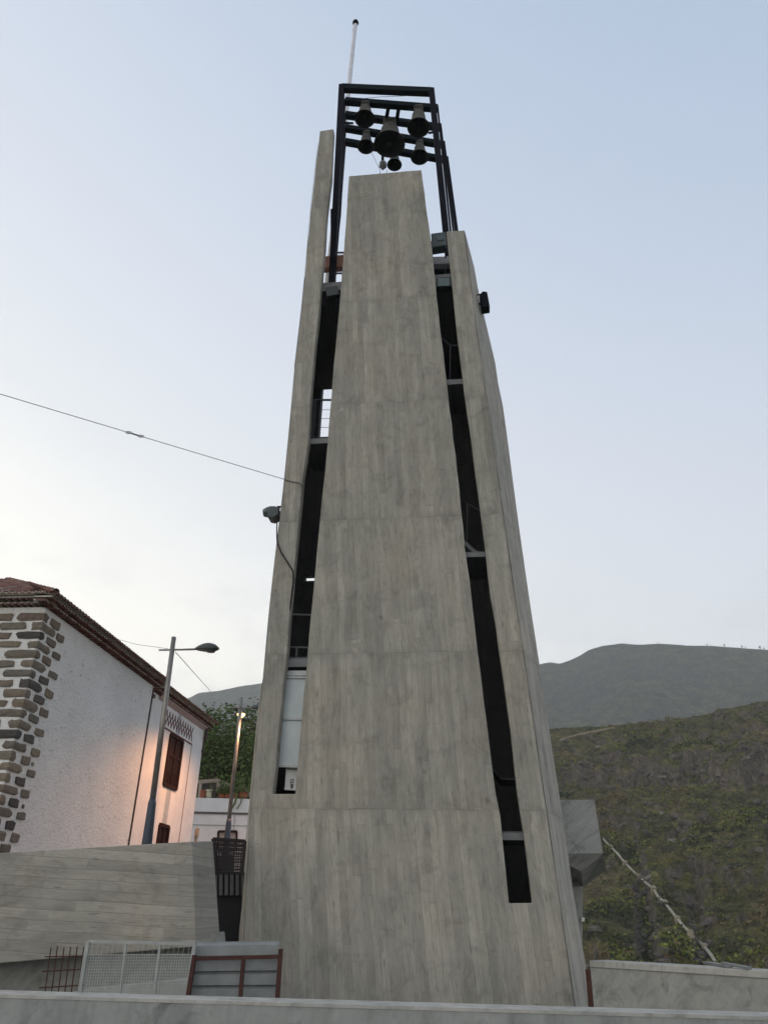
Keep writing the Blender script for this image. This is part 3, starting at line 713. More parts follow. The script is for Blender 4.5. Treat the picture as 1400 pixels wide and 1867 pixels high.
m = MB(); a = [HP(S2 + .002, -.06, ZG), HP(LEN, -.06, ZG), HP(LEN, -Wd, ZG), HP(S2 + .002, -Wd, ZG)]; m.ext(a, EZ * (ZE - .15 - ZG)); w2 = obj('wall', m, M['smooth_render'], house, bevel=.02)
# quoin stones as separate slightly proud blocks in one part per face
sm = MB()
def stone(o_, e1, e2, n_, w_, h_, th=.045, jit=.18):
    pts = []
    K = 10
    for i in range(K):
        a_ = 2 * math.pi * i / K + .3
        sx_ = abs(math.cos(a_)) ** .33 * (1 if math.cos(a_) > 0 else -1); sy_ = abs(math.sin(a_)) ** .33 * (1 if math.sin(a_) > 0 else -1)
        pts.append(o_ + e1 * sx_ * w_ / 2 * (1 + rnd.uniform(-jit, jit) * .5) + e2 * sy_ * h_ / 2 * (1 + rnd.uniform(-jit, jit)))
    c_ = sum(pts, Vector()) / K
    mid = [c_ + (p - c_) * .97 + n_ * th * .7 for p in pts]; fr_ = [c_ + (p - c_) * .8 + n_ * th for p in pts]
    base_ = [p - n_ * .05 for p in pts]
    vs = base_ + mid + fr_
    fs = [(i, (i + 1) % K, K + (i + 1) % K, K + i) for i in range(K)] + [(K + i, K + (i + 1) % K, 2 * K + (i + 1) % K, 2 * K + i) for i in range(K)] + [tuple(range(2 * K, 3 * K))]
    sm.add(vs, fs)
def cstone(s0_, s1_, wl, z, hh):
    J = lambda k: rnd.uniform(-k, k)
    ring = []
    for zz in (-.48, -.16, .18, .48):
        t_ = .05 if abs(zz) > .4 else 0
        ring.append([HP(s0_ + J(.012) + t_ * .3, -wl + .03 + J(.04) + t_, z + hh * zz + J(.015)), HP(s0_ + J(.012) + t_ * .3, -wl * .5, z + hh * zz + J(.02)), HP(s0_ + J(.01) + t_ * .4, .035 - t_ * .4 + J(.008), z + hh * zz + J(.012)),
                     HP((s0_ + s1_) / 2, .035 + J(.012) - t_ * .3, z + hh * zz + J(.02)), HP(s1_ - t_ + J(.05), .035 + J(.01) - t_ * .3, z + hh * zz + J(.015)), HP(s1_ - .03, -.05, z + hh * zz), HP(.05, -.05, z + hh * zz), HP(.05, -wl + .06, z + hh * zz)])
    n_ = 8; sm.add([p for q in ring for p in q], [(i * n_ + k, i * n_ + (k + 1) % n_, (i + 1) * n_ + (k + 1) % n_, (i + 1) * n_ + k) for i in range(3) for k in range(n_)] + [tuple(range(n_))[::-1], tuple(range(3 * n_, 4 * n_))])
rows = 29; dz = .262
for r_ in range(rows):
    z = ZE - .28 - r_ * dz; hh = dz * rnd.uniform(.76, .90)
    if r_ % 2 == 0:
        # long stone on the front reaching the corner, thin on the side
        wl = rnd.uniform(.62, .85); a0_ = HP(0, -wl / 2, z); 
        cstone(-.03, .22, wl, z, hh)
        x = -wl - rnd.uniform(.1, .2)
    else:
        wl = rnd.uniform(.25, .32); ws = rnd.uniform(.55, .72)
        cstone(-.03, ws, wl, z, hh)
        x = -wl - rnd.uniform(.1, .2)
    while x > -4.2:
        w_ = rnd.uniform(.45, .85); h2 = hh * rnd.uniform(.75, 1.05)
        stone(HP(0, x - w_ / 2, z + rnd.uniform(-.02, .02)), HN, EZ, -HD, w_, h2); x -= w_ + rnd.uniform(.07, .2)
    if r_ % 2 == 0:
        stone(HP(rnd.uniform(.62, .72), 0, z), HD, EZ, HN, rnd.uniform(.42, .55), hh * .98)
        if rnd.random() < .25: stone(HP(1.1, 0, z - .03), HD, EZ, HN, .12, .1, .02)
    else:
        stone(HP(rnd.uniform(1.02, 1.15), 0, z), HD, EZ, HN, rnd.uniform(.36, .5), hh * .95)
q_ = obj('quoin_stones', sm, M['stone'], house, bevel=.010)
# roof tiles: eaves rows
def barrel(mb, a, b, r, upn, n=6, flip=1):
    d = (b - a).normalized(); x = d.cross(upn).normalized(); y = x.cross(d)
    th = .018; ring = []
    for rr in (r, r - th):
        for P in (a, b):
            ring.append([P + (x * math.cos(math.pi * k / n) + y * math.sin(math.pi * k / n) * flip) * rr for k in range(n + 1)])
    n1 = n + 1; vs = [p for r_ in ring for p in r_]
    fs = []
    for k in range(n):
        fs.append((k, k + 1, n1 + k + 1, n1 + k)); fs.append((2 * n1 + k, 3 * n1 + k, 3 * n1 + k + 1, 2 * n1 + k + 1))
        fs.append((k, 2 * n1 + k, 2 * n1 + k + 1, k + 1)); fs.append((n1 + k, n1 + k + 1, 3 * n1 + k + 1, 3 * n1 + k))
    mb.add(vs, fs)
def eaves(s0_, s1_, o0, zb0, rows_=3, sp=.19):
    tm = MB(); mo = MB()
    for r_ in range(rows_):
        ext_ = .16 + .15 * r_; z = zb0 + .095 * r_; n = int((s1_ - s0_) / sp); sh = (.5 * sp if r_ % 2 else 0)
        for i in range(n + 1):
            s_ = s0_ + i * sp + sh
            if s_ > s1_: continue
            up_ = rnd.uniform(-.008, .008)
            if r_ < 2: barrel(tm, HP(s_, o0 - .1, z + .02 + up_), HP(s_, o0 + ext_ + rnd.uniform(-.012, .012), z + up_), .078, EZ)
            else:
                for q in range(2): barrel(tm, HP(s_, o0 + ext_ - .5 - .42 * q, z + .17 + .16 * q + up_), HP(s_, o0 + ext_ - .42 * q, z + .16 * q + up_), .085, EZ)
        mo.ext([HP(s0_, o0 - .2, z + .045), HP(s1_, o0 - .2, z + .045), HP(s1_, o0 + ext_ - .01, z + .045), HP(s0_, o0 + ext_ - .01, z + .045)], EZ * .045)
    return tm, mo
roof = None
tm, mo = eaves(-.35, S2 + .35, 0, ZE + .02)
# front gable-end eaves (facing the camera) + hip
FO = []
for r_ in range(3):
    ext_ = .16 + .15 * r_; z = ZE + .02 + .095 * r_
    for i in range(38):
        o_ = .2 - i * .19 - (.095 if r_ % 2 else 0)
        if r_ < 2: barrel(tm, HP(.1, o_, z + .02), HP(-ext_, o_, z), .078, EZ)
    mo.ext([HP(.2, .0, z + .045), HP(.2, -7, z + .045), HP(-ext_ + .01, -7, z + .045), HP(-ext_ + .01, .15, z + .045)], EZ * .045)
sA = 2.6
apex = at_plane(12, 1060, C0 + HD * sA, HD)
oA = (apex - C0).dot(HN); zA = apex.z
ze_ = ZE + .20; cornerR = HP(-.45, .45, ze_ + .02)
steps = 7
for i in range(38):          # front slope of the hip, tiles running up the slope
    o_ = .35 - i * .19
    # where this column meets the hip line
    tt = 1.0 if o_ < oA else max(0.0, (.45 - o_) / (.45 - oA))
    top_s = -.45 + (sA + .45) * tt; top_z = ze_ + (zA - ze_) * (tt ** 1.0)
    Lc = top_s + .45; k_ = max(1, int(Lc / .42))
    for j in range(k_):
        t0, t1 = j / k_, (j + 1.12) / k_
        f_ = lambda t_: HP(-.45 + Lc * t_, o_, ze_ + (zA - ze_) * ((tt * t_) ** 1.0))
        barrel(tm, f_(min(1, t1)) + EZ * .01, f_(t0) + EZ * .03, .09, EZ)
# hip ridge tiles
for j in range(14):
    t0, t1 = j / 14, (j + 1.25) / 14
    g_ = lambda t_: HP(-.45 + (sA + .45) * t_, .45 + (oA - .45) * t_, ze_ + .03 + (zA - ze_) * (t_ ** 1.0))
    barrel(tm, g_(min(1, t1)), g_(t0) + EZ * .03, .10, EZ)
# roof planes under the tiles
LO = EZ * .06
mo.add([HP(-.4, .4, ze_) - LO, HP(-.4, -7, ze_) - LO, HP(sA, -7, zA) - LO, HP(sA, oA, zA) - LO], [(0, 1, 2, 3)])
mo.add([HP(-.4, .4, ze_), HP(S2 + .3, .4, ze_), HP(S2 + .3, oA, zA), HP(sA, oA, zA)], [(0, 1, 2, 3)])
mo.add([HP(S2 + .3, .4, ze_), HP(S2 + .3, -7, ze_), HP(S2 + .3, -7, zA), HP(S2 + .3, oA, zA)], [(0, 1, 2, 3)])
roof = obj('roof', mo, M['mortar'], house)
obj('roof_tiles', tm, M['tile'], roof)
ZE2 = ZE - .13
tm, mo = eaves(S2 + .36, LEN + .35, -.06, ZE2 + .02, 3, .19)
mo.ext([HP(S2 + .36, .3, ZE2 + .3), HP(LEN + .3, .3, ZE2 + .3), HP(LEN - 1.5, -3, ZE2 + .75), HP(S2 + .36, -3, ZE2 + .75)], EZ * .05)
roof2 = obj('roof', mo, M['mortar'], house); obj('roof_tiles', tm, M['tile'], roof2)
m = MB(); m.ext([HP(S2 + .8, -.06, ZE2 - .16), HP(LEN + .02, -.06, ZE2 - .16), HP(LEN + .02, .08, ZE2 - .01), HP(S2 + .8, .08, ZE2 - .01)], EZ * .03); obj('cornice', m, M['cornice'], house)
# X ornament band
sx0 = (Hp(306, 1269) - C0).dot(HD); sx1 = (Hp(357.5, 1304) - C0).dot(HD); ztop = ZE2 - .33; zbt = ztop - .55
m = MB(); nX = 11
for i in range(nX):
    a_ = sx0 + (sx1 - sx0) * i / nX; b_ = sx0 + (sx1 - sx0) * (i + 1) / nX
    ov = (b_ - a_) * .05
    for (p, q) in (((a_ - ov, zbt), (b_ + ov, ztop)), ((a_ - ov, ztop), (b_ + ov, zbt))):
        sg = 1 if q[1] > p[1] else -1
        cpts = [HP(p[0] + (q[0] - p[0]) * t_, -.05 + .004 * (sg > 0), p[1] + (q[1] - p[1]) * (t_ + .10 * math.sin(2 * math.pi * t_))) for t_ in [j / 6 for j in range(7)]]
        for c0_, c1_ in zip(cpts, cpts[1:]): m.bar(c0_, c1_, .02, .038, EZ)
m.bar(HP(sx0, -.05, zbt - .12), HP(sx1 + .1, -.05, zbt - .12), .03, .05)
m.bar(HP(sx1 + .1, -.05, zbt - .12), HP(sx1 + .1, -.05, ZG), .012, .03)
obj('ornament_band', m, M['ornament'], house)
# drainpipe / joint line
m = MB(); m.tube([HP(S2 + .12, -.03, ZE - .15), HP(S2 + .12, -.03, ZE - .8), HP(S2 + .14, -.03, ZG)], .035, 6); m.box(HP(S2 + .12, .0, ZE - .35), (.08, .06, .06), (HD, HN, EZ)); obj('drainpipe', m, plain('drainpipe', (.09, .07, .06), .8), house)
# repair patch stripes above and below window
def hrect(px0, py0, px1, py1, o): 
    a_, b_ = Hp(px0, py0), Hp(px1, py1); s0_, s1_ = (a_ - C0).dot(HD), (b_ - C0).dot(HD); return s0_, s1_
sW0 = (Hp(313, 1339) - C0).dot(HD); sW1 = (Hp(335, 1352) - C0).dot(HD)
zW1 = Hp(313, 1339).z; zW0 = Hp(302, 1431).z
m = MB(); mc = (sW0 + sW1) / 2
m.ext([HP(mc - .18, -.0595, zW1), HP(mc + .28, -.0595, zW1), HP(mc + .22, -.0595, zW1 + 1.0), HP(mc - .1, -.0595, zW1 + 1.0)], HN * .004); obj('plaster_patch', m, M['patch'], house); m = MB()
m.ext([HP(mc - .25, -.0595, zW0 - 2.4), HP(mc + .2, -.0595, zW0 - 2.4), HP(mc + .28, -.0595, zW0), HP(mc - .2, -.0595, zW0)], HN * .004)
obj('plaster_patch', m, M['patch'], house)
def hwin(s0_, s1_, z0_, z1_, panes=2, mid=True):
    m = MB()
    for a_, b_ in (((s0_, z0_), (s0_, z1_)), ((s1_, z0_), (s1_, z1_)), ((s0_, z0_), (s1_, z0_)), ((s0_, z1_), (s1_, z1_))): m.bar(HP(a_[0], -.04, a_[1]), HP(b_[0], -.04, b_[1]), .1, .13)
    w_ = obj('window', m, M['wood'], house)
    m = MB(); m.ext([HP(s0_ + .05, -.075, z0_ + .05), HP(s1_ - .05, -.075, z0_ + .05), HP(s1_ - .05, -.075, z1_ - .05), HP(s0_ + .05, -.075, z1_ - .05)], HN * .03)
    obj('shutter', m, M['woodp'], w_)
    m = MB(); mm_ = (s0_ + s1_) / 2; m.bar(HP(mm_, -.03, z0_), HP(mm_, -.03, z1_), .06, .08)
    if mid: m.bar(HP(s0_, -.03, z0_ + (z1_ - z0_) * .6), HP(s1_, -.03, z0_ + (z1_ - z0_) * .6), .05, .07)
    for k_ in range(8):
        s_ = s0_ + (s1_ - s0_) * (k_ + .5) / 8; m.bar(HP(s_, -.038, z0_ + .1), HP(s_, -.038, z0_ + (z1_ - z0_) * .28), .02, .05)
    obj('muntin', m, M['wood'], w_)
hwin(sW0, sW1, zW0, zW1)
sv0 = (Hp(293, 1504) - C0).dot(HD); sv1 = (Hp(309.5, 1508) - C0).dot(HD)
hwin(sv0, sv1, ZG + .3, Hp(293, 1504).z, mid=False)
CBM = plain('crumbling_corner', (.07, .05, .045), .9)
obj('gutter_outlet', MB().box(HP(LEN - .05, .05, ZE2 - .3), (.05, .05, .25), (HD, HN, EZ)), CBM, house)
for k_ in range(5): obj('corner_stone', MB().box(HP(LEN + rnd.uniform(-.1, .06), rnd.uniform(-.04, .0), ZE2 - .5 - k_ * .17), (.06, .04, rnd.uniform(.03, .07)), (HD, HN, EZ)), CBM, house)
# ------------------------------------------------------------------ street lamps
def lamp(label, basepx, toppx, yb, armz_px, headpx, lit, heads):
    top = at_y(*toppx, yb); b = fz(top, ZG); 
    # honour the small lean seen in the photo by the base pixel
    bp = at_y(*basepx, yb); dirn = (bp - top); b = top + dirn * ((ZG - top.z) / dirn.z)
    t = thing('street_lamp', label, 'street lamp', b, 0, 'street lamps')
    zs = at_y(*armz_px, yb).z
    f_ = lambda z: b + (top - b) * ((z - b.z) / (top.z - b.z))
    zsl = at_y(*headpx, yb).z
    m = MB(); m.tube([f_(zsl), top], [.075, .065], 14); obj('pole', m, M['pole'], t, smooth=True)
    m = MB(); m.tube([b, f_(zsl - .05), f_(zsl + .06)], [.2, .10, .08], 14); obj('base_sleeve', m, M['navy'], t, smooth=True)
    for d, ln in heads:
        d = Vector(d).normalized(); c = f_(zs)
        h = obj('arm', MB().tube([c - d * .38, c + d * (ln - .35)], [.025, .03], 8), M['pole'], t)
        hm = MB(); x = d; y = EZ.cross(d); n = 14; rings = []
        for i in range(9):
            s = i / 8; wv = .16 * math.sin(math.pi * min(1, .08 + s * .80)) ** .8 ; hv = .17 * math.sin(math.pi * min(1, .05 + s * .85)) ** .9
            if i == 0: wv, hv = .035, .035
            if i == 8: wv, hv = .05, .03
            rings.append([c + d * (ln - .35 + .68 * s) + y * wv * math.cos(2 * math.pi * k_ / n) + EZ * (max(math.sin(2 * math.pi * k_ / n), -.25) * hv) for k_ in range(n)])
        hm.add([p for r_ in rings for p in r_], [(i * n + k_, i * n + (k_ + 1) % n, (i + 1) * n + (k_ + 1) % n, (i + 1) * n + k_) for i in range(8) for k_ in range(n)] + [tuple(range(n)), tuple(range(8 * n, 9 * n))])
        hd = obj('lamp_head', hm, M['housing'], t, smooth=True)
        cc = c + d * (ln + .1) - EZ * .065
        gm = MB(); gm.lathe(cc, ([(0, -.12), (.09, -.10), (.14, -.04), (.16, .02)] if lit else [(0, -.03), (.12, -.02), (.14, .02)]), n=16)
        if lit:
            e = Mat('lit_lamp_glass', (1, .7, .3)); e.b.inputs['Emission Color'].default_value = (1, .62, .22, 1); e.b.inputs['Emission Strength'].default_value = 5
            obj('glass', gm, e.m, hd, smooth=True)
            ld = bpy.data.lights.new('lamp_light', 'SPOT'); ld.energy = lit * (1 if d.x > .5 else .4); ld.color = (1, .46, .2); ld.spot_size = R(160); ld.spot_blend = .4; ld.shadow_soft_size = .12
            lo2 = bpy.data.objects.new('lamp_light', ld); COL.objects.link(lo2); lo2.parent = t; lo2.location = INV[t.name] @ (cc - EZ * .15)
        else: obj('glass', gm, M['lens'], hd, smooth=True)
    return t
lamp('tall unlit street lamp in front of the white house wall', (268, 1537), (317, 1162), 20.5, (313, 1185), (276, 1462), 0, [((1, -.15, 0), 1.0)])
lamp('farther street lamp lit orange, beside the tower edge', (414, 1530), (440.5, 1272), 30, (439, 1291), (418, 1497), 800, [((1, 0, 0), .75), ((-.12, 1, 0), .75)])
m = MB(); pa_, pb_ = at_y(306, 1183, 20.5), at_y(205, 1163, 26); m.tube([pa_, (pa_ + pb_) / 2 - EZ * .06, pb_], .01, 4)
pc_, pd_ = at_y(320, 1189, 20.5), at_y(385, 1262, 41); m.tube([pc_, pd_], .012, 4)
obj('lamp_wire', m, M['grey_metal'], label='thin wire running over the house past the unlit street lamp', cat='wire')
# ------------------------------------------------------------------ white building behind with terrace
YB = 40.0
wb = thing('white_building', 'low white building with roof terrace between the house and tower', 'building', at_y(410, 1600, YB))
x0_, x1_ = at_y(330, 1455, YB).x, at_y(560, 1460, YB).x; zt_ = at_y(400, 1456, YB).z
m = MB(); m.ext([(x0_, YB, ZG), (x1_, YB, ZG), (x1_, YB, zt_), (x0_, YB, zt_)], (0, 7, 0)); obj('wall', m, M['smooth_render'], wb)
z1_ = at_y(400, 1483, YB).z; m = MB(); m.ext([(x0_, YB - .05, z1_ - .05), (x1_, YB - .05, z1_ - .05), (x1_, YB - .05, z1_ + .04), (x0_, YB - .05, z1_ + .04)], (0, .05, 0)); gd = MB(); gd.ext([at_y(386, 1660, YB - .08), at_y(426, 1660, YB - .08), at_y(426, 1560, YB - .08), at_y(386, 1560, YB - .08)], (0, .06, 0)); obj('dark_infill', gd, plain('dark_infill_paint', (.03, .03, .035), .6), wb)  # dark panel on the wall added in place of unidentified dark shapes behind the mesh
obj('painted_shadow_line', m, plain('shadow_groove', (.10, .09, .09), .8), wb)  # dark strip; the shadow of a groove is put into its colour
z2_ = at_y(400, 1505, YB).z; m = MB(); m.tube([(x0_, YB - .03, z2_), (x1_, YB - .03, z2_)], .02, 5); m.tube([at_y(428, 1483, YB - .03), at_y(426, 1514, YB - .03)], .02, 5); obj('cable', m, M['grey_metal'], wb)
a = [at_y(397, 1550, YB - .06), at_y(431, 1550, YB - .06), at_y(431.5, 1516.5, YB - .06), at_y(398, 1516.5, YB - .06)]
m = MB()
for p, q in ((a[0], a[3]), (a[1], a[2]), (a[3], a[2]), (a[0], a[1])): m.bar(p, q, .07, .1)
w_ = obj('window', m, M['wood'], wb); m = MB(); m.ext([p + Vector((0, .04, 0)) for p in a], (0, .01, 0)); obj('pane', m, plain('curtained_pane', (.33, .28, .26), .4), w_)
pc = thing('wall_post', 'short brown timber post at the corner of the white house', 'post', at_y(355, 1545, 33))
m = MB(); m.ext([at_y(352.5, 1548, 32.9), at_y(357.5, 1548, 32.9), at_y(359.5, 1512, 32.9), at_y(355.5, 1512, 32.9)], (0, .2, 0)); m.box(at_y(360, 1518, 32.9), (.05, .08, .14)); obj('post', m, M['pergola'], pc)
pg = thing('pergola', 'timber pergola on the roof terrace of the low white building', 'pergola', at_y(397, 1455, YB + .6))
def bb_(a_, b_, w_=.12, n_='beam', ya=YB + .5, yb2=None): obj(n_, MB().bar(at_y(*a_, ya), at_y(*b_, yb2 or ya), w_), M['pergola'], pg)
bb_((362, 1426), (399, 1423.5), .16); bb_((399, 1424), (397, 1455), .16, 'post'); bb_((399, 1424), (421, 1433), .12, 'beam', YB + .5, YB + 1.5); bb_((366, 1426), (363, 1455), .12, 'post', YB + 2.5)
bb_((440, 1436), (455, 1448), .2, 'beam')
m = MB(); m.ext([at_y(360, 1455, YB + 3.4), at_y(425, 1455, YB + 3.4), at_y(425, 1434, YB + 3.4), at_y(399, 1427, YB + 3.4), at_y(360, 1428, YB + 3.4)], (0, .1, 0)); obj('back_screen', m, plain('dark_screen', (.03, .02, .018), .9), pg)
for i, (x, r_, mt, lb_, gr) in enumerate([(a_, b_ * .52, c_, d_, e_) for a_, b_, c_, d_, e_ in [(369, .3, 'terracotta', 'red clay pot under the pergola, nearest the house', 0), (380.5, .32, 'cream', 'cream urn-shaped pot under the pergola', 0), (391, .26, 'bark', 'dark round pot beside the pergola post', 0), (404, .3, 'terracotta', 'clay trough on the terrace just right of the pergola post', 1), (414, .28, 'terracotta', 'clay pot on the terrace left of the farther lamp pole', 1), (430, .3, 'terracotta', 'clay pot right of the farther lamp pole', 1), (443, .42, 'terracotta', 'clay pot with pale green trailing plant beside the tower', 2)]]):
    c = at_y(x, 1455.5, YB + .35); t = thing('flower_pot', lb_, 'flower pot', c, 0, 'pots on the roof terrace')
    hh = r_ * (2.3 if i < 3 else 1.2)
    m = MB(); m.lathe(c, [(0, 0), (r_ * .7, 0), (r_, hh * .5), (r_ * .8, hh * .8), (r_ * 1.05, hh * .85), (r_ * 1.05, hh), (r_ * .8, hh)], n=14); obj('pot', m, M[mt], t, smooth=True)
    if gr:
        m = MB()
        for k_ in range(120 * gr):
            p = c + Vector((rnd.gauss(0, .25 * gr), rnd.gauss(0, .2), hh + abs(rnd.gauss(0, .28 * gr)))); d = Vector((rnd.gauss(0, 1), rnd.gauss(0, 1), rnd.gauss(0, 1))).normalized() * .07; e = d.orthogonal().normalized() * .05
            m.add([p - d, p + e, p + d, p - e], [(0, 1, 2, 3)])
        if gr == 2:
            for k_ in range(3):
                x_ = c.x + rnd.uniform(-.3, .3); m.tube([(x_, YB - .02, zt_ + .2), (x_ - .05, YB - .06, zt_ - .2), (x_ - .2, YB - .06, zt_ - .5)], .03, 4)
        obj('foliage', m, M['leaf2'], t)
# ------------------------------------------------------------------ tree behind
def tree(name, label, cat, base, crown_c, rad, nl, leaf, mat, group=None, limbs=9, trunk_r=.3, seed=3):
    rr = random.Random(seed)
    t = thing(name, label, cat, base, 0, group)
    m = MB(); base = Vector(base); cc = Vector(crown_c)
    fork = base.lerp(cc, .55); m.tube([base, base.lerp(fork, .5) + Vector((.1, 0, 0)), fork], [trunk_r, trunk_r * .8, trunk_r * .65], 9)
    tips = []
    for i in range(limbs):
        d = Vector((rr.gauss(0, 1), rr.gauss(0, 1), rr.gauss(.2, .8))).normalized(); tip = cc + Vector((d.x * rad[0], d.y * rad[1], d.z * rad[2])) * rr.uniform(.5, .9)
        mid = fork.lerp(tip, .5) + Vector((rr.gauss(0, .3), rr.gauss(0, .3), rr.uniform(-.2, .4)))
        m.tube([fork, mid, tip], [trunk_r * .5, trunk_r * .25, trunk_r * .08], 6); tips += [tip, mid]
        for j in range(3):
            t2 = mid + Vector((rr.gauss(0, 1) * rad[0], rr.gauss(0, 1) * rad[1], rr.gauss(0, .8) * rad[2])) * .35; m.tube([mid, t2], [trunk_r * .16, trunk_r * .05], 5); tips.append(t2)
    obj('trunk', m, M['bark'], t, smooth=True)
    lm = MB(); cl = []
    for i in range(max(12, nl // 130)):
        while True:
            d = Vector((rr.uniform(-1, 1), rr.uniform(-1, 1), rr.uniform(-1, 1)))
            if .25 < d.length < 1: break
        cl.append((cc + Vector((d.x * rad[0], d.y * rad[1], d.z * rad[2])), rr.uniform(.10, .26)))
    for tp in tips: cl.append((tp, rr.uniform(.10, .2)))
    R0 = min(rad)
    for i in range(nl):
        c_, s_ = cl[rr.randrange(len(cl))]; p = c_ + Vector((rr.gauss(0, 1), rr.gauss(0, 1), rr.gauss(0, .7))) * s_ * R0
        d = Vector((rr.gauss(0, 1), rr.gauss(0, 1), rr.gauss(0, .6))).normalized() * leaf * rr.uniform(.6, 1.3); e = d.cross(Vector((rr.gauss(0, 1), rr.gauss(0, 1), rr.gauss(0, 1)))).normalized() * leaf * .45
        lm.add([p - d, p + e, p + d, p - e], [(0, 1, 2, 3)])
    obj('crown', lm, mat, t); return t
yt = 50.0
tc_ = at_y(425, 1388, yt); tb = Vector((tc_.x + .8, yt, ZG))
tree('leafy_tree', 'large leafy green tree behind the terrace between house and tower', 'tree', tb, tc_, (3.7, 3.0, 3.3), 20000, .13, M['leaf'], seed=5, limbs=14, trunk_r=.35)
# ------------------------------------------------------------------ hills
def fbm(x, y, s, o=5, seed=0.0): return noise.fractal(Vector((x / s + seed, y / s - seed, seed)), .9, 2.1, o)
def elev_az(px, py):
    d = ray(px, py); return math.atan2(d.x, d.y), math.atan2(d.z, math.hypot(d.x, d.y))
def crest_table(pts): return sorted(elev_az(*p) for p in pts)
def cint(tab, a):
    if a <= tab[0][0]: return tab[0][1]
    for (p, q), (r_, s_) in zip(tab, tab[1:]):
        if a <= r_: t = (a - p) / (r_ - p); return q + (s_ - q) * t
    return tab[-1][1]
near_c = crest_table([(600, 1350), (800, 1340), (1010, 1326), (1100, 1324), (1183, 1318), (1251, 1310), (1314, 1296), (1371, 1283), (1400, 1279), (1500, 1250)])
def hill(az0, az1, r0, r1, rback, crest, e0, na, nr2, amp, seed, power=.85, cliff=True):
    vs = []; idx = []
    rs = [r0 + (r1 - r0) * (i / nr2) for i in range(nr2 + 1)] + [r1 + (rback - r1) * (i / 10) for i in range(1, 11)]
    for i, r_ in enumerate(rs):
        for j in range(na + 1):
            az = az0 + (az1 - az0) * j / na; ce = cint(crest, az)
            t = (r_ - r0) / (r1 - r0)
            if t <= 1: el = e0 + (ce - e0) * (t ** power)
            else: el = ce
            x, y = r_ * math.sin(az), r_ * math.cos(az)
            if cliff and t < 1:
                sh_ = R(.9) * fbm(az * 300, 0, 22, 4, 2.0)
                for (eb, et, a_on, aw, ks) in ((R(7.4), R(10.6), R(11.5), R(4), 9), (R(1.2), R(3.4), R(19), R(3), 7), (R(-4), R(-1.5), R(8), R(5), 6)):
                    u_ = (el - sh_ - eb) / (et - eb); on = max(0, min(1, (az - a_on) / aw))
                    if 0 < u_ < 1 and on > 0:
                        f_ = lambda q: 1 / (1 + math.exp(-ks * (q - .5)))
                        u2 = (f_(u_) - f_(0)) / (f_(1) - f_(0)); el += on * (u2 - u_) * (et - eb)
            zc = r1 * math.tan(ce)
            z = r_ * math.tan(el) if t <= 1 else zc - (r_ - r1) * .12
            n_ = fbm(x, y, amp * 7, 6, seed) * amp
            fade = min(1, .10 + abs(t - 1) * 6) if t < 1.2 else 1
            z += n_ * fade * (.4 + .6 * min(1, t * 3))
            if cliff and t < 1.1:
                z += fbm(x, y, 9, 5, seed + 4) * 1.3 * min(1, abs(1.1 - t) * 5)
                gul = noise.noise(Vector((az * 38, t * 2, 3))); z -= max(0, gul - .1) * 6 * max(0, 1 - t) * t * 4
            if cliff and t < 1.05:
                q_ = noise.ridged_multi_fractal(Vector((az * 55, z * .10, 5.0)), 1.0, 2.1, 5, 1.0, 2.0) - 1.1
                k_ = 1 + q_ * .0075 * min(1, max(0, (az - R(6)) / R(8))); x *= k_; y *= k_
            vs.append(Vector((x, y, z)))
    n1 = na + 1
    fs = [(i * n1 + j, i * n1 + j + 1, (i + 1) * n1 + j + 1, (i + 1) * n1 + j) for i in range(len(rs) - 1) for j in range(na)]
    m = MB(); m.v = vs; m.f = fs; return m
def hillmat(name, greens, rock, brown, s, rocky=.75):
    m = Mat(name, greens[0], .95)
    geo = m.N('ShaderNodeNewGeometry'); nz_ = m.sep(geo.outputs['Normal'])[2]
    n1, n2, n3, n4 = m.noise(.06 * s, 6, .65), m.noise(.25 * s, 8, .72), m.noise(.022 * s, 5, .6, None, .5), m.noise(1.1 * s, 6, .7)
    c = m.mix(greens[0], greens[1], m.ramp(n2, [(.35, 0), (.65, 1)]))
    c = m.mix(c, brown, m.ramp(n1, [(.5, 0), (.68, .8)]))
    c = m.mix(c, m.ramp(n4, [(.3, .3), (.5, .9), (.72, 1.8)]), 1.0, 'MULTIPLY'); c = m.mix(c, m.ramp(n2, [(.35, .5), (.65, 1.6)]), 1.0, 'MULTIPLY')
    rk = m.mix(rock, m.ramp(m.noise(.7 * s, 9, .8, m.map((1, 1, .3))), [(.36, .25), (.5, .8), (.64, 1.7)]), .9, 'MULTIPLY')
    steep = m.ramp(m.math('ADD', nz_, m.math('MULTIPLY', m.math('SUBTRACT', n2, .5), .35)), [(rocky - .12, 1), (rocky + .04, 0)])
    c = m.mix(c, rk, steep)
    m.col(c); m.bump(m.math('ADD', n2, m.math('MULTIPLY', n4, .5)), 1.0, 1.2 / min(1, s)); m.b.inputs['Specular IOR Level'].default_value = .1
    return m.m
nh = hill(R(-14), R(48), 75, 330, 480, near_c, R(-13), 420, 240, 5.0, 1.7)
obj('hillside', nh, hillmat('scrub_hillside', [(.045, .046, .018), (.095, .085, .030)], (.125, .102, .078), (.16, .115, .06), 1.0, .74), smooth=True, kind='structure')
bvh = BVHTree.FromPolygons([tuple(p) for p in nh.v], nh.f)
def onhill(px, py):
    d = ray(px, py); h = bvh.ray_cast(Vector((0, 0, 0)) + d * 30, d)
    return h[0]
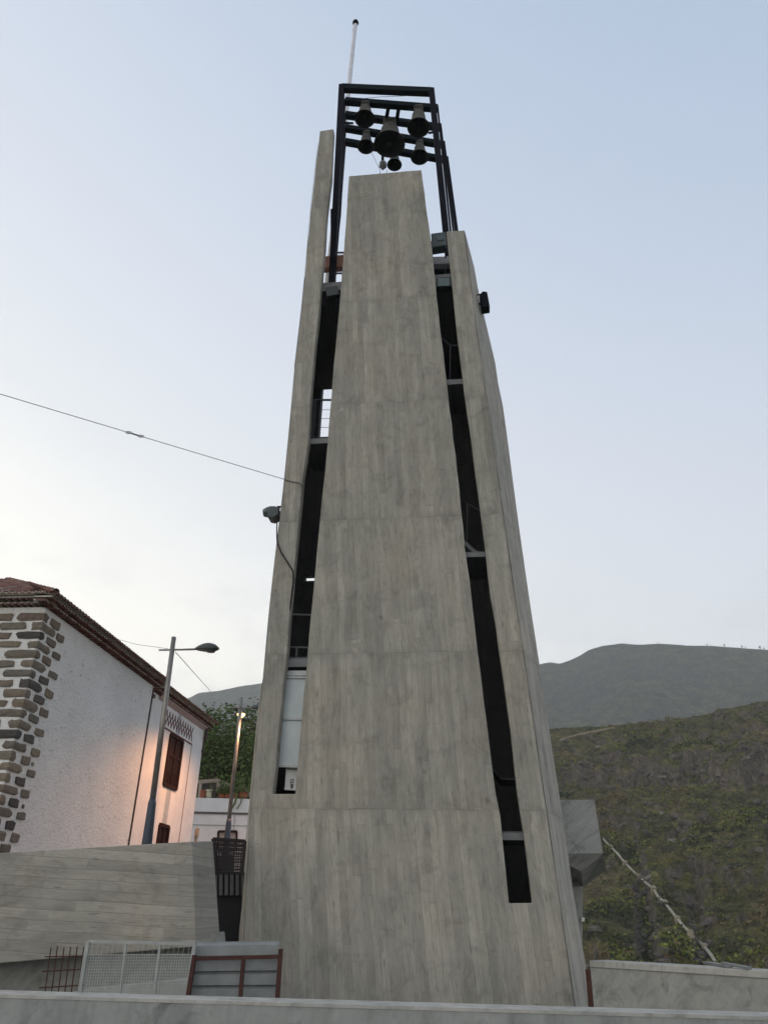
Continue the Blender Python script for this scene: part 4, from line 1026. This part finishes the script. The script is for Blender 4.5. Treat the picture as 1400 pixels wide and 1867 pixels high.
# shrubs
rr = random.Random(11)
SH = {k: MB() for k in ('green', 'dark', 'dry')}
RK = MB()
for i in range(30000):
    t = rr.random() ** .85; az = R(2) + R(38) * rr.random(); r_ = 82 + 265 * t
    h = bvh.ray_cast(Vector((r_ * math.sin(az), r_ * math.cos(az), 300)), Vector((0, 0, -1)))
    if h[0] is None: continue
    steep = h[1].z < .66
    dens = fbm(h[0].x, h[0].y, 24, 4, 9.1); hue = fbm(h[0].x, h[0].y, 34, 4, 21.0) + rr.gauss(0, .22) + (.45 if az < R(17.5) and t > .78 else 0)
    if (steep and rr.random() < .25) or rr.random() < .03:
        s_ = rr.uniform(.25, 1.1) * (1.3 if steep else .7); c_ = h[0]; K = 6; rings = []
        for q, hh_ in enumerate((-.4, .15, .42)):
            rd = (1.0, .85, .45)[q]; rings.append([c_ + Vector((math.cos(2 * math.pi * k_ / K) * rd * rr.uniform(.5, 1.6), math.sin(2 * math.pi * k_ / K) * rd * rr.uniform(.7, 1.2), hh_ + rr.uniform(-.12, .12))) * s_ for k_ in range(K)])
        RK.add([p for q in rings for p in q], [(a_ * K + k_, a_ * K + (k_ + 1) % K, (a_ + 1) * K + (k_ + 1) % K, (a_ + 1) * K + k_) for a_ in range(2) for k_ in range(K)] + [tuple(range(2 * K, 3 * K))]); continue
    if dens < -.05 and rr.random() < .8 or steep and rr.random() < .8: continue
    key = 'dry' if hue > .30 else ('dark' if hue < -.22 else 'green')
    s_ = rr.uniform(.3, 1.2) * (1.25 if dens > .15 else .8) * (1.15 if key == 'dark' else 1); c_ = h[0]
    for k_ in range(10):
        p = c_ + Vector((rr.gauss(0, .45), rr.gauss(0, .45), abs(rr.gauss(.3, .35)))) * s_
        d = Vector((rr.gauss(0, 1), rr.gauss(0, 1), rr.gauss(0, .7))).normalized() * s_ * rr.uniform(.2, .42); e = d.cross(Vector((rr.gauss(0, 1), rr.gauss(0, 1), rr.gauss(0, 1)))).normalized() * s_ * .24
        SH[key].add([p - d, p + e, p + d, p - e], [(0, 1, 2, 3)])
def scrubmat(name, cols):
    m = foliage(name, cols, .9); m.node_tree.nodes['Principled BSDF'].inputs['Specular IOR Level'].default_value = .1; return m
obj('scrub', SH['green'], scrubmat('green_scrub_leaves', [(.085, .105, .02), (.15, .175, .034), (.21, .215, .06)]), kind='stuff', label='olive green low scrub covering the hillside', cat='scrub')
obj('dark_scrub', SH['dark'], scrubmat('dark_scrub_leaves', [(.025, .032, .016), (.045, .055, .022), (.06, .065, .03)]), kind='stuff', label='dark green bushes scattered over the hillside', cat='scrub')
obj('dry_scrub', SH['dry'], scrubmat('dry_scrub_leaves', [(.13, .10, .045), (.20, .155, .07), (.15, .09, .055)]), kind='stuff', label='dry brown scrub and grass on the hillside', cat='scrub')
m = Mat('hill_rock', (.12, .1, .08), .95)
geo = m.N('ShaderNodeNewGeometry')
m.col(m.mix(m.ramp(geo.outputs['Random Per Island'], [(0, (.04, .036, .032)), (.5, (.075, .065, .055)), (.9, (.11, .095, .075)), (1, (.18, .155, .125))]), m.ramp(m.noise(.8, 5, .7), [(.3, .5), (.7, 1.4)]), .8, 'MULTIPLY'))
obj('loose_rocks', RK, m.m, kind='stuff', label='loose rocks and outcrops strewn over the hillside', cat='rocks')
# pipeline down the slope
pts = [(1100, 1535), (1113, 1550), (1126, 1562), (1140, 1580), (1153, 1593), (1166, 1605), (1180, 1618), (1192, 1628), (1200, 1642), (1213, 1654), (1224, 1668), (1236, 1684), (1247, 1697), (1260, 1711), (1274, 1724), (1285, 1736), (1297, 1750), (1306, 1764)]
hp = [onhill(*p) for p in pts]; hp = [p for p in hp if p is not None]
pl = thing('pipeline', 'pale water pipe on stone supports running down the scrubby hillside', 'pipeline', hp[-1])
m = MB(); m.tube([p + EZ * .75 for p in hp], .30, 8); obj('pipe', m, plain('pale_pipe', (.30, .275, .22), .85, 0, .35, .8), pl)
for i in range(1, len(hp) - 1, 2):
    m = MB(); n_ = (hp[i + 1] - hp[i]).normalized(); x_ = n_.cross(EZ).normalized()
    m.box(hp[i] + EZ * .55, (.55, rnd.uniform(.4, .9), .8), (x_, n_, x_.cross(n_))); obj('stone_support', m, plain('support_stone', (.24, .20, .145), .9, 0, .3, 1.5), pl, bevel=.15)
hp2 = [onhill(*p) for p in [(1020, 1353), (1040, 1346), (1060, 1341), (1080, 1337), (1100, 1333), (1120, 1329.5)]]; hp2 = [p for p in hp2 if p is not None]
if len(hp2) > 2:
    m = MB(); m.tube([p + EZ * .3 for p in hp2], .55, 6); obj('path', m, plain('hill_path_soil', (.24, .19, .13), .95), kind='structure')
cv = onhill(1206, 1415)
if cv is not None:
    rk = MB()
    obj('rock_ledge', MB().ext([cv + Vector(p) for p in ((-4, -1.5, -.7), (4, -1.5, -.9), (3.4, -1.5, -.35), (-3.2, -1.5, -.2))], (0, 1.5, 0)), plain('pale_ledge_rock', (.25, .23, .18), .9), label='pale rock ledge under a painted dark cleft on the hillside', cat='rock')
    obj('painted_cleft', MB().ext([cv + Vector(p) for p in ((-5.5, -.9, .0), (6.5, -.9, -.2), (4.5, -.9, .75), (-3.5, -.9, .8))], (0, 1.2, 0)), M['black'], label='black slab painting the shadow of a cleft above the pale ledge', cat='rock')  # solid black piece; the cleft's shadow is put into its colour
# far mountains
far_c = crest_table([(500, 1240), (640, 1250), (800, 1235), (985, 1211), (1003, 1207), (1020, 1210), (1040, 1203), (1055, 1196), (1073, 1184), (1100, 1176), (1133, 1171), (1165, 1173), (1200, 1172), (1250, 1176), (1300, 1178), (1350, 1181), (1400, 1184), (1500, 1190)])
fm = hill(R(-5), R(48), 520, 1400, 2000, far_c, R(-2), 340, 180, 40.0, 5.3, .9, False)
obj('mountain', fm, hillmat('far_mountain_scrub', [(.05, .055, .03), (.075, .075, .04)], (.07, .065, .06), (.08, .065, .045), .22, .72), smooth=True, kind='structure')
lm_c = crest_table([(-300, 1400), (0, 1340), (200, 1300), (345, 1273), (362, 1264), (400, 1260), (440, 1252), (480, 1246), (520, 1243), (640, 1250)])
fm2 = hill(R(-50), R(-4), 700, 1900, 2500, lm_c, R(-2), 200, 90, 22.0, 8.3, .9, False)
obj('mountain', fm2, hillmat('left_mountain_scrub', [(.05, .055, .03), (.07, .07, .04)], (.07, .065, .06), (.08, .065, .045), .22, .72), smooth=True, kind='structure')
bv2 = BVHTree.FromPolygons([tuple(p) for p in fm.v], fm.f)
proto = None
for i, (px, hs) in enumerate([(1201, 5), (1289, 6), (1295, 4), (1320, 8), (1352, 8), (1358, 5), (1384, 9), (1391, 6)]):
    az, el = elev_az(px, 1176); r_ = 1400; h = bv2.ray_cast(Vector((r_ * math.sin(az), r_ * math.cos(az), 3000)), Vector((0, 0, -1)))
    if h[0] is None: continue
    b_ = h[0] - EZ * .5
    if proto is None:
        proto = tree('ridge_tree', 'tiny dark tree silhouetted on the far mountain ridge', 'tree', b_, b_ + EZ * 6, (2.2, 2.2, 3.5), 260, .9, M['leaf'], 'trees on the far ridge', 4, .35, 9)
        o = proto
    else:
        o = proto.copy(); COL.objects.link(o)
        for c_ in proto.children: d_ = c_.copy(); COL.objects.link(d_); d_.parent = o
    o.location = b_; o.scale = (hs / 13,) * 3; o.rotation_euler = (0, 0, i * 1.3)
# ------------------------------------------------------------------ haze
hz = MB(); hz.ext([(-3200, -300, -77), (3200, -300, -77), (3200, 3000, -77), (-3200, 3000, -77)], (0, 0, 77 + 640))
hm_ = bpy.data.materials.new('haze_air'); hm_.use_nodes = True; n_ = hm_.node_tree.nodes; n_.clear()
ho = n_.new('ShaderNodeOutputMaterial'); pv = n_.new('ShaderNodeVolumePrincipled')
pv.inputs['Color'].default_value = (.93, .95, .97, 1); pv.inputs['Density'].default_value = .00025; pv.inputs['Anisotropy'].default_value = .2
hm_.node_tree.links.new(pv.outputs[0], ho.inputs['Volume'])
obj('haze', hz, hm_, kind='stuff', label='thin evening haze lying over the valley and mountains', cat='haze')
